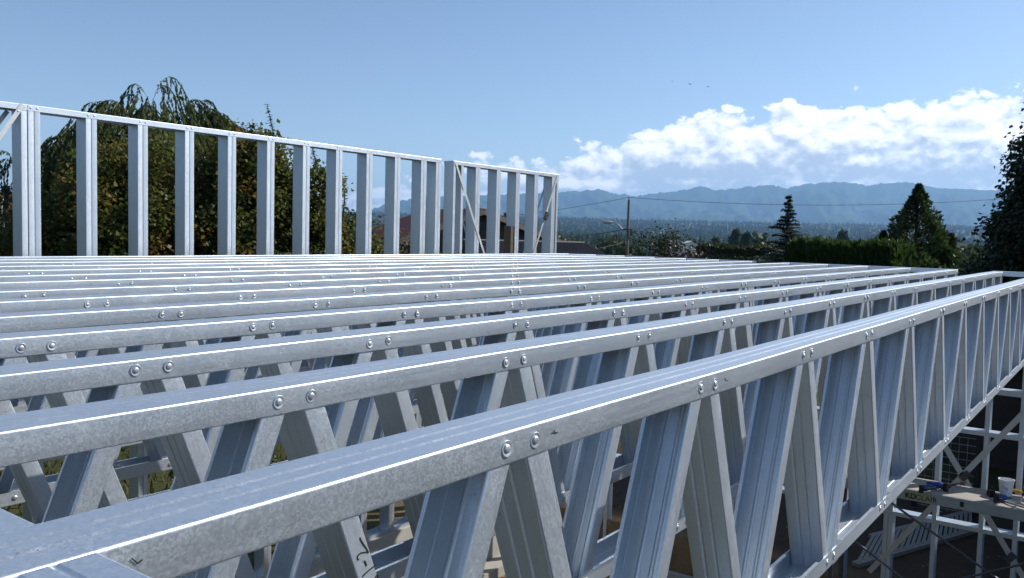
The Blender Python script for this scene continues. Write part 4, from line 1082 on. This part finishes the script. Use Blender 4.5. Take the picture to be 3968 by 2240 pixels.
# weeping willows: hanging strands from arching limbs
def willow(label, base, h, R, nstr, wisps, group, lean=0.0):
    t = thing('willow_tree', label, 'willow', base, group)
    C, U, Nn, T, segs = [], [], [], [], []
    trunk = limbs('trunk', [([np.array((0, 0, -.3)), np.array((.1, .05, h * .35)), np.array((0, .1, h * .62))], [.2, .16, .1])], t)
    def leaves(pts, dens, col):
        for i in range(1, len(pts)):
            d_ = pts[i] - pts[i - 1]; l_ = np.linalg.norm(d_) + 1e-6
            for s_ in range(max(1, int(l_ * dens + rng.random()))):
                C.append(pts[i] - d_ * rng.random()); a = rng.uniform(0, 6.28)
                U.append(d_ / l_ * 0.7 + np.array((math.cos(a) * .55, math.sin(a) * .55, -0.6))); Nn.append((math.cos(a), math.sin(a), .6)); T.append(col + rng.normal(0, .12))
    def hang(p, drop, outv, dens, col, r=.004):
        n = max(4, int(drop / .12)); w = rng.normal(0, .05, 2); ph = rng.uniform(0, 6)
        pts = [p + outv * .22 * drop * math.sin(min(i / n * 1.6, 1) * 1.57) + np.array((w[0] * math.sin(ph + i * .5), w[1] * math.cos(ph + i * .4), -drop * (i / n) ** 1.3)) for i in range(n + 1)]
        leaves(pts, dens, col); segs.append((pts[::2], r))
    for k in range(nstr):
        d_ = rdir(1)[0]; zz = abs(d_[2]) ** .7
        f = 1 - .5 * rng.random() ** 1.6; q_ = math.hypot(d_[0], d_[1]) + 1e-6; rr_ = math.sqrt(max(0, 1 - zz ** 2.6)) * R * f
        o_ = np.array((d_[0] / q_, d_[1] / q_, 0))
        p = o_ * rr_ + np.array((0, 0, h * .50 + zz * h * .50 * f))
        hang(p, rng.uniform(.5, 1.6), o_, 62, rng.normal(.5, .2))
    for (x, z, s_, rise, ext) in wisps:              # thin branch arching up out of the crown with sprays hanging from it
        o_ = side_v * s_ + dep_v * rng.uniform(-.4, .4); p = side_v * x + dep_v * rng.uniform(-.5, .3); p = np.array((p[0], p[1], z))
        n = 14; pts = [p + o_ * ext * (i / n) + np.array((0, 0, rise * (1 - (2 * (i / n) ** .85 - 1) ** 2) + (-.25 * ext * max(0, i / n - .6)))) for i in range(n + 1)]
        segs.append((pts[::2], .004)); leaves(pts[3:], 50, .45)
        for i in range(4, n + 1):
            hang(pts[i], rng.uniform(.18, .5) * (.5 + i / n), o_ * .6, 46, rng.normal(.5, .18), .002)
    for k in range(14):
        a = rng.uniform(0, 6.28); e = np.array((math.cos(a) * R * .55, math.sin(a) * R * .55, h * rng.uniform(.68, .84)))
        segs.append(([np.array((0, .1, h * .55)), e * (.5, .5, 1) + (0, 0, .1), e], [.07, .04, .012]))
    limbs('limb', segs, t)
    Ls = rng.uniform(.07, .13, len(C))
    leaf_mesh('crown', np.array(C), np.array(U), np.array(Nn), Ls, Ls * .14 + .004, np.array(T), M['willow'], t, .05)
b, h = gpt(395 * D2, 246 * D2, 23.0)
ww = []
for k in range(46):
    x = rng.uniform(-2.2, 2.2); ww.append((x * .8, h * (0.97 - 0.12 * (abs(x) / 2.1) ** 2) - rng.uniform(.2, .6), float(np.sign(x + rng.normal(0, .4))), rng.uniform(.3, .6), rng.uniform(.6, 1.1)))
hx = gpt(440 * D2, 190 * D2, 23.0)[1]
for x, s_, ext, dz_ in ((0.1, 1.0, 1.3, 0), (0.0, 1.0, .9, .15), (0.15, -.9, 1.0, .15), (.9, 1.0, 1.1, .45), (1.0, 1.0, 1.5, .75), (-.9, -1.0, 1.1, .6)):
    ww.append((x - .15, hx - 1.1 - dz_, s_, .95, ext))
willow('weeping willow arching above the maples and the wall top', b, h, 2.95, 2600, ww, 'willows')
b, h = gpt(28 * D2, 385 * D2, 23.5)
willow('thin weeping willow sprays at the left edge of the stud wall', b, h, 0.55, 70, [(.1, h * .92, -1, .3, .7), (.3, h * .95, -1, .3, .9)], 'willows')
b, h = gpt(150 * D2, 395 * D2, 22.0)
willow('low weeping willow branch between the first two stud pairs', b, h, 0.75, 150, [(.2, h * .93, -1, .3, .9), (.1, h * .95, 1, .25, .6)], 'willows')

# --- conifers
def cedar(label, base, h, R, n, mat, lobes=1, name='cedar_tree', cone=1.15):
    """dense cone of upright drooping sprays"""
    t = thing(name, label, 'conifer', base)
    limbs('trunk', [([np.array((0, 0, -.3)), np.array((0, 0, h * .5)), np.array((0, 0, h * .97))], [.16, .1, .02])], t)
    C = []; O = []
    tops = [(0, 0, h, R)]
    for k in range(lobes): a = rng.uniform(-2.4, 2.4); p = side_v * math.sin(a) * R * .42 + dep_v * -abs(math.cos(a)) * R * .3; tops.append((p[0], p[1], h * rng.uniform(.45, .72), R * rng.uniform(.40, .58)))
    w = np.array([q_[2] * q_[3] for q_ in tops]); pk_ = rng.choice(len(tops), n, p=w / w.sum()); tp = np.array(tops)[pk_]
    f = rng.random(n) ** 1.25; a = rng.uniform(0, 6.283, n)
    bump = 1 + .28 * np.sin(a * 5 + f * 17) + .13 * np.sin(a * 11 - f * 31) + .10 * np.sin(a * 3 + f * 53)
    bump = bump * (1 + .55 * (vnoise(a * 2.6 + pk_ * 7.1, f * 15, 2) - .5))
    r = tp[:, 3] * (1 - f) ** (1 / cone) * bump * (1 - .5 * rng.random(n) ** 2.2)
    O = np.stack([np.cos(a), np.sin(a), np.zeros(n)], -1)
    C = np.stack([tp[:, 0] + np.cos(a) * r, tp[:, 1] + np.sin(a) * r, tp[:, 2] * f], -1)
    U = O * 1.0 + np.array((0, 0, .75)) + rdir(n) * .55; Nn = O * .5 + rdir(n) * .7 + np.array((0, 0, .4))
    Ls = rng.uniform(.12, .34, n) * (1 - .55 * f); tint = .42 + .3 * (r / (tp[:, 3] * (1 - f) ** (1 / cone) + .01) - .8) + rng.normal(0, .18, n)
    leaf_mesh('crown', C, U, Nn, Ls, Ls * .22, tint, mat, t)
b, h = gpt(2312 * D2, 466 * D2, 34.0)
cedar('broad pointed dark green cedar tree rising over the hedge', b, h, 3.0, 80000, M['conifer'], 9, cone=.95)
def layered(label, base, h, R, mat):
    t = thing('cedar_tree', label, 'conifer', base)
    limbs('trunk', [([np.array((0, 0, -.3)), np.array((0, 0, h * .55)), np.array((0.02, 0, h * .93)), np.array(tuple(side_v[:2] * 0.12) + (h,))], [.14, .09, .03, .012])], t)
    segs, C, U, Nn, T = [], [], [], [], []
    z = h * .16
    while z < h * .98:
        f = (z - h * .16) / (h * .84); L = R * (1 - f) ** 1.38 * rng.uniform(.62, 1.15) + .06
        for k in range(rng.integers(4, 7)):
            a = rng.uniform(0, 6.283); l = L * rng.uniform(.6, 1.1); o_ = np.array((math.cos(a), math.sin(a), 0)); s_ = np.array((-o_[1], o_[0], 0))
            end = o_ * l + np.array((0, 0, .10 * l)); p0 = np.array((0, 0, z)); segs.append(([p0, p0 + end * .5 + (0, 0, .04), p0 + end], [.022, .014, .005]))
            nn = int(190 * l) + 30
            g_ = rng.random(nn); lat = rng.normal(0, .16, nn) * (1 - .4 * g_) * (.16 + l)
            pts = p0 + end * g_[:, None] + s_ * lat[:, None] + np.stack([np.zeros(nn), np.zeros(nn), .05 * np.sin(g_ * 3.1) - .10 * np.abs(lat) + rng.normal(0, .015, nn)], -1)
            C.append(pts); U.append(o_ * .8 + s_ * np.sign(lat)[:, None] * .6 + rng.normal(size=(nn, 3)) * .35); Nn.append(np.array((0, 0, 1)) + rng.normal(size=(nn, 3)) * .3); T.append(rng.normal(.45, .22, nn))
        z += h * .029 * (1.25 - .5 * f)
    limbs('limb', segs, t)
    C = np.concatenate(C); Ls = rng.uniform(.06, .13, len(C))
    leaf_mesh('crown', C, np.concatenate(U), np.concatenate(Nn), Ls, Ls * .25, np.concatenate(T), mat, t)
b, h = gpt(1984 * D2, 488 * D2, 38.0)
layered('slim blue-green cedar with layered branches and bent tip', b, h, 3.6, M['atlas'])

# clipped hedge
def hedge(label, pa, pb_, ztop, depth, n, mat, up=1.0, L=(.12, .28), name='hedge', group=None, spike=.16):
    pa = np.array(pa); pb_ = np.array(pb_); base = pa.copy(); t = thing(name, label, 'hedge', base, group)
    d_ = pb_ - pa; ln_ = np.linalg.norm(d_[:2]); e = np.array((d_[0], d_[1], 0)) / ln_; w = np.array((-e[1], e[0], 0))
    f = rng.random(n); face = rng.random(n)
    hz = ztop * (1 + .012 * np.sin(f * 9) + .07 * (vnoise(f * 70, f * 0, 3) - .5) + .05 * (vnoise(f * 210, f * 0, 5) - .5))
    edge = np.minimum(1, np.minimum(f, 1 - f) / .04) ** .5; hz = hz * (.72 + .28 * edge)
    z = np.where(face < .45, hz * (1 - .08 * rng.random(n)), hz * rng.random(n))
    lat = np.where(face < .45, rng.uniform(-1, 1, n), np.sign(rng.normal(size=n)) * (1 - .25 * rng.random(n) ** 2)) * depth / 2
    lat *= (1 - .25 * (z / ztop) ** 3)
    g0 = ground_z(pa[0] + d_[0] * f, pa[1] + d_[1] * f) - base[2]
    C = e * (f * ln_)[:, None] + w * lat[:, None] + np.stack([np.zeros(n), np.zeros(n), z + g0 * 0], -1)
    U = np.array((0, 0, up)) + rdir(n) * .5 + w * np.sign(lat)[:, None] * .25; Ls = rng.uniform(*L, n) * np.where(face < .45, 1.25, 1)
    leaf_mesh('foliage', C, U, rdir(n) + w * np.sign(lat)[:, None] * .5, Ls, Ls * .2, np.where(face < .45, .55, .35) + rng.normal(0, .2, n), mat, t)
    # dark woody heart so no light passes straight through
    mb = MB(); q_ = np.array((0, 0, .05)); a = [e * .25 + w * -depth * .33, e * (ln_ - .25) + w * -depth * .33, e * (ln_ - .25) + w * depth * .33, e * .25 + w * depth * .33]
    mb.add([x + q_ for x in a] + [x * np.array((1, 1, 0)) + (0, 0, ztop * .78) for x in a], [(0, 3, 2, 1), (4, 5, 6, 7), (0, 1, 5, 4), (1, 2, 6, 5), (2, 3, 7, 6), (3, 0, 4, 7)]); mb.build('stems', M['bark'], t)
a, h1 = gpt(2000 * D2, 624 * D2, 31.0); b, h2 = gpt(2278 * D2, 632 * D2, 29.0); b[2] = a[2]
hedge('dense dark green clipped hedge in front of the two cedars', a, b, h1, 1.5, 34000, M['hedge'])
a, h1 = gpt(1760 * D2, 622 * D2, 66.0); b, h2 = gpt(1990 * D2, 622 * D2, 60.0)
hedge('lower grey-green hedge row between the plum bush and the blue cedar', a, b, h1, 1.6, 16000, M['shrub'], .5, (.14, .3), 'hedge')

# birch at the right edge
b, h = gpt(2560 * D2, 330 * D2, 19.0)
p = CAM + np.array((math.sin(rad(91.5)), math.cos(rad(91.5)), 0)) * 19.0; b = np.array((p[0], p[1], gz(p[0], p[1])))
broadleaf('tall dark birch filling the right edge of the picture', b,
          [lob(-.2, 0, 3.0, 2.9, 2.7, 2.7), lob(-.4, 0, 4.9, 2.1, 2.1, 2.0), lob(.4, 0, 6.6, 1.5, 1.5, 1.5), lob(-1.7, 0, 2.4, 1.5, 1.6, 2.2), lob(-1.5, -.3, 3.7, 1.35, 1.4, 1.7)],
          5200, 80, 0.085, M['birch'], None, (0.35, 0.2), 'birch_tree', spread=.15, hang=.9, trunk_r=.15, nlimb=320)
# smaller bushes
b, h = gpt(1655 * D2, 590 * D2, 34.0)
broadleaf('bright green topped bush right of the utility pole', b, [lob(-.2, 0, h * .5, .85, .9, h * .5), lob(.35, 0, h * .55, .7, .7, h * .5), lob(-1.0, 0, h * .3, .8, .7, h * .36)], 260, 46, .11, M['shrub'], 'bushes', (.42, .22), 'bush', cat='bush')
b, h = gpt(1715 * D2, 612 * D2, 30.0)
broadleaf('dark purple plum bush right of the utility pole', b, [lob(0, 0, h * .5, .75, .8, h * .5), lob(.45, 0, h * .4, .55, .6, h * .42), lob(-.5, 0, h * .42, .6, .6, h * .4)], 220, 44, .10, M['purple'], 'bushes', (.45, .22), 'bush', cat='bush')
b, h = gpt(1430 * D2, 598 * D2, 46.0)
broadleaf('light green shrub showing above the porch roof', b, [lob(0, 0, h * .7, .8, .7, h * .3), lob(.7, 0, h * .64, .6, .6, h * .3)], 90, 40, .13, M['shrub'], 'bushes', (.8, .15), 'bush', cat='bush')
b, h = gpt(2440 * D2, 672 * D2, 25.0)
broadleaf('low bush under the birch left of its trunk', b, [lob(0, 0, h * .5, .9, .9, h * .5)], 100, 40, .09, M['shrub'], 'bushes', (.2, .15), 'bush', cat='bush')

# --- single trees of the valley, each at its own distance
def low_tree(kind, h, seed):
    """small closed shapes: v, f (triangles)"""
    r_ = np.random.default_rng(seed)
    if kind == 'conifer':
        n = 7; V = []; Fc = []
        for k in range(4):
            z0 = h * (.06 + .22 * k); z1 = min(h, z0 + h * .40); rr = h * .17 * (1 - .2 * k)
            i0 = len(V)
            for j in range(n): a = 2 * math.pi * (j + .3 * k) / n; q_ = rr * r_.uniform(.7, 1.15); V.append((q_ * math.cos(a), q_ * math.sin(a), z0 + r_.uniform(-.02, .03) * h))
            V.append((0, 0, z1)); Fc += [(i0 + j, i0 + (j + 1) % n, i0 + n) for j in range(n)]
        return np.array(V), np.array(Fc)
    V = []; Fc = []
    for k in range(5):
        c = np.array((r_.uniform(-.22, .22), r_.uniform(-.22, .22), r_.uniform(.42, .80))) * h; R_ = h * r_.uniform(.17, .27); i0 = len(V)
        rings, seg = 4, 7
        for i in range(1, rings):
            for j in range(seg):
                th = math.pi * i / rings; a = 2 * math.pi * (j + .5 * i) / seg; q_ = R_ * r_.uniform(.78, 1.18)
                V.append(c + q_ * np.array((math.sin(th) * math.cos(a), math.sin(th) * math.sin(a), math.cos(th) * 1.05)))
        V.append(c + (0, 0, R_)); V.append(c - (0, 0, R_ * .8)); tp_, bt_ = len(V) - 2, len(V) - 1
        for j in range(seg):
            Fc.append((i0 + j, i0 + (j + 1) % seg, tp_)); Fc.append((i0 + (rings - 2) * seg + (j + 1) % seg, i0 + (rings - 2) * seg + j, bt_))
            for i in range(rings - 2):
                a_, b_ = i0 + i * seg + j, i0 + i * seg + (j + 1) % seg; Fc += [(a_, a_ + seg, b_ + seg), (a_, b_ + seg, b_)]
    V.append((0, 0, 0)); return np.array(V, float), np.array(Fc)
PROT = {(k, s_): low_tree(k, 1.0, s_) for k in ('conifer', 'round') for s_ in range(6)}
# the wood: one mass reaching from half a kilometre to the foot of the mountains
def wood(name, label, n, rmin, rmax, hmin, hmax, keep, ptint, pcon, az0=14, az1=104):
    V, Fc, T = [], [], []; off = 0
    rr = np.exp(rng.uniform(math.log(rmin), math.log(rmax), n)); aa = rng.uniform(rad(az0), rad(az1), n)
    X, Y = np.sin(aa) * rr, np.cos(aa) * rr; Z = ground_z(X, Y)
    dens = fbm(X / 260 + 5, Y / 260, 3, 21)
    for i in range(n):
        if dens[i] < keep: continue
        kind = 'conifer' if rng.random() < pcon + .5 * (vnoise(X[i] / 300, Y[i] / 300, 8) - .5) else 'round'
        v, f = PROT[(kind, rng.integers(6))]; h = rng.uniform(hmin, hmax) * (1.25 if kind == 'conifer' else .8); w_ = h * rng.uniform(1.1, 1.7)
        a = rng.uniform(0, 6.28); ca, sa = math.cos(a), math.sin(a)
        vv = np.stack([(v[:, 0] * ca - v[:, 1] * sa) * w_ + X[i], (v[:, 0] * sa + v[:, 1] * ca) * w_ + Y[i], v[:, 2] * h + Z[i] - .3], -1)
        V.append(vv); Fc.append(f + off); off += len(v)
        T.append(np.full(len(v), (.10 if kind == 'conifer' else rng.choice((.35, .5, .65, .9), p=(.4, .3, .2, .1))) + rng.normal(0, .08)))
    me = np_mesh(name, np.concatenate(V), np.concatenate(Fc), M['forest'], False, np.clip(np.concatenate(T), 0, 1))
    o = obj(name, me); o['label'] = label; return stuff(o)
wood('distant_wood', 'wooded valley floor reaching to the foot of the mountains', 24000, 1000, 6900, 13, 25, .28, .2, .5)
wood('valley_copses', 'copses and field trees in the near valley', 1100, 360, 1150, 7, 13, .44, .5, .25)
# countable trees in the middle distance
mid = [(1412, 598, 210, 'round'), (1475, 592, 330, 'round'), (1522, 596, 300, 'round'), (1552, 604, 240, 'round'), (1600, 600, 200, 'round'), (1762, 590, 360, 'round'), (1800, 604, 300, 'conifer'),
       (1850, 586, 330, 'conifer'), (1878, 592, 310, 'conifer'), (1905, 590, 340, 'round'), (2062, 600, 300, 'round'), (2120, 592, 380, 'conifer'), (2180, 598, 320, 'round'), (2212, 594, 330, 'round'),
       (2410, 622, 160, 'round'), (2440, 630, 120, 'round'), (2462, 618, 170, 'round')]
words = ['leftmost', 'second', 'third', 'fourth', 'fifth', 'sixth', 'seventh', 'eighth', 'ninth', 'tenth', 'eleventh', 'twelfth', 'thirteenth', 'fourteenth', 'fifteenth', 'sixteenth', 'rightmost']
for i, (u, v, d, kind) in enumerate(mid):
    b, h = gpt(u * D2, v * D2, d)
    t = thing('valley_tree', f"{words[i]} of the {'rounded' if kind == 'round' else 'pointed'} field trees in the valley, counted from the left", 'tree', b, 'field trees in the valley')
    limbs('trunk', [([np.array((0, 0, -.5)), np.array((0, 0, h * .6))], [h * .03, h * .015])], t)
    k = 380; pv, pf = PROT[(kind, i % 6)]
    w_ = (h * 1.0 if kind == 'round' else h * .9)
    if kind == 'round':
        cs = np.array([(rng.uniform(-.25, .25), rng.uniform(-.25, .25), rng.uniform(.35, .8)) for _ in range(6)]) * h
        C = cs[rng.integers(6, size=k * 3)] + rdir(k * 3) * h * .22 * rng.uniform(.6, 1.05, (k * 3, 1))
    else:
        f = rng.random(k * 3) ** 1.2; a = rng.uniform(0, 6.283, k * 3); r_ = h * .22 * (1 - f) * (1 + .3 * np.sin(f * 40)); C = np.stack([np.cos(a) * r_, np.sin(a) * r_, f * h], -1)
    Ls = h * rng.uniform(.07, .14, len(C))
    leaf_mesh('crown', C, rdir(len(C)), rdir(len(C)), Ls, Ls * .5, rng.normal(.62 if kind == 'round' else .25, .15) + rng.normal(0, .12, len(C)), M['shrub' if kind == 'round' else 'conifer'], t)
# far farm buildings
for i, (u, v, d, w_, hh, lab) in enumerate(((1700, 603, 700, 26, 5, 'long pale farm roof in the valley behind the plum bush'), (1735, 606, 640, 18, 4.5, 'short pale farm building right of the long one in the valley'),
                                            (2418, 612, 420, 16, 5, 'pale house in the valley just left of the birch'), (2445, 616, 380, 12, 4.5, 'small pale house in the valley next to the birch'))):
    b, h = gpt(u * D2, v * D2, d); b[2] = max(b[2], at_d(u * D2, v * D2, d)[2] - hh)
    t = thing('farm_building', lab, 'building', b, 'far farm buildings', rad(35))
    mb = MB(); mb.box((-w_ / 2, -4, -8), (w_ / 2, 4, hh * .6)); mb.build('wall', M['farwhite'], t)
    mb = MB(); mb.add([(-w_ / 2 - .4, -4.5, hh * .58), (w_ / 2 + .4, -4.5, hh * .58), (w_ / 2 + .4, 0, hh), (-w_ / 2 - .4, 0, hh), (w_ / 2 + .4, 4.5, hh * .58), (-w_ / 2 - .4, 4.5, hh * .58)], [(0, 1, 2, 3), (3, 2, 4, 5), (0, 3, 5), (1, 4, 2), (0, 5, 4, 1)]); mb.build('roof', M['farwhite'] if i < 2 else M['shingle'], t)

# rough grass behind the far wall and clods on the soil
n = 26000
gx_, gy_ = rng.uniform(-1, 16, n), rng.uniform(6.1, 20, n)
keepm = (gy_ - .9 * gx_ + (fbm(gx_ * .35, gy_ * .35, 3, 1) - .5) * 6 > 0.2); gx_, gy_ = gx_[keepm], gy_[keepm]; n = len(gx_)
C = np.stack([gx_, gy_, ground_z(gx_, gy_) - .01], -1); Ls = rng.uniform(.06, .20, n)
stuff(leaf_mesh('grass', C, np.array((0, 0, 1)) + rdir(n) * .6, rdir(n), Ls, Ls * .10, rng.normal(.45, .25, n), M['grassblade'], None))['label'] = 'rough grass behind the far stud wall'
v, f = [], []; off = 0
ico = [(0, 0, 1), (.9, 0, .4), (.28, .85, .4), (-.72, .53, .4), (-.72, -.53, .4), (.28, -.85, .4), (.7, .5, -.4), (-.3, .85, -.4), (-.9, 0, -.4), (-.3, -.85, -.4), (.7, -.5, -.4)]
icf = [(0, 1, 2), (0, 2, 3), (0, 3, 4), (0, 4, 5), (0, 5, 1), (1, 6, 2), (2, 7, 3), (3, 8, 4), (4, 9, 5), (5, 10, 1), (2, 6, 7), (3, 7, 8), (4, 8, 9), (5, 9, 10), (1, 10, 6)]
for k in range(5200):
    if k % 2: x, y = rng.uniform(-1, 9.0), rng.uniform(-1, 5.3)
    else: x, y = rng.uniform(3, 20), rng.uniform(-1.5, 12)
    if 9.0 < x < 9.5 or (5.3 < y < 6.0 and x < 9.8): continue
    s_ = rng.uniform(.006, .020) * (1 + (rng.random() < .06)); z = gz(x, y)
    v += [(x + a * s_ * rng.uniform(.7, 1.2), y + b_ * s_ * rng.uniform(.7, 1.2), z + c * s_ * .6) for a, b_, c in ico]; f += [tuple(q_ + off for q_ in t_) for t_ in icf]; off += 11
mb = MB(); mb.v = v; mb.f = f
M['clod'] = mat_plain("stones_and_clods", (0.20, 0.15, 0.10), 0.95, 0, 0.5, 2.0)
stuff(mb.build('stones', M['clod']))['label'] = 'small stones and clods on the bare soil'

# ================================================================== HAZE
def haze():
    mb = MB(); mb.box((-15800, -15800, -60.0), (15800, 15800, 930.0))
    mt = bpy.data.materials.new('valley_haze'); mt.use_nodes = True; t = mt.node_tree; t.nodes.clear()
    out = N(t, "ShaderNodeOutputMaterial"); v = N(t, "ShaderNodeVolumePrincipled")
    v.inputs['Color'].default_value = (0.36, 0.62, 0.99, 1); v.inputs['Density'].default_value = HAZE; v.inputs['Anisotropy'].default_value = 0.25
    t.links.new(v.outputs[0], out.inputs['Volume'])
    o = mb.build('haze', mt); stuff(o); o['label'] = 'pale blue haze filling the valley air'
HAZE = 7.2e-5
haze()
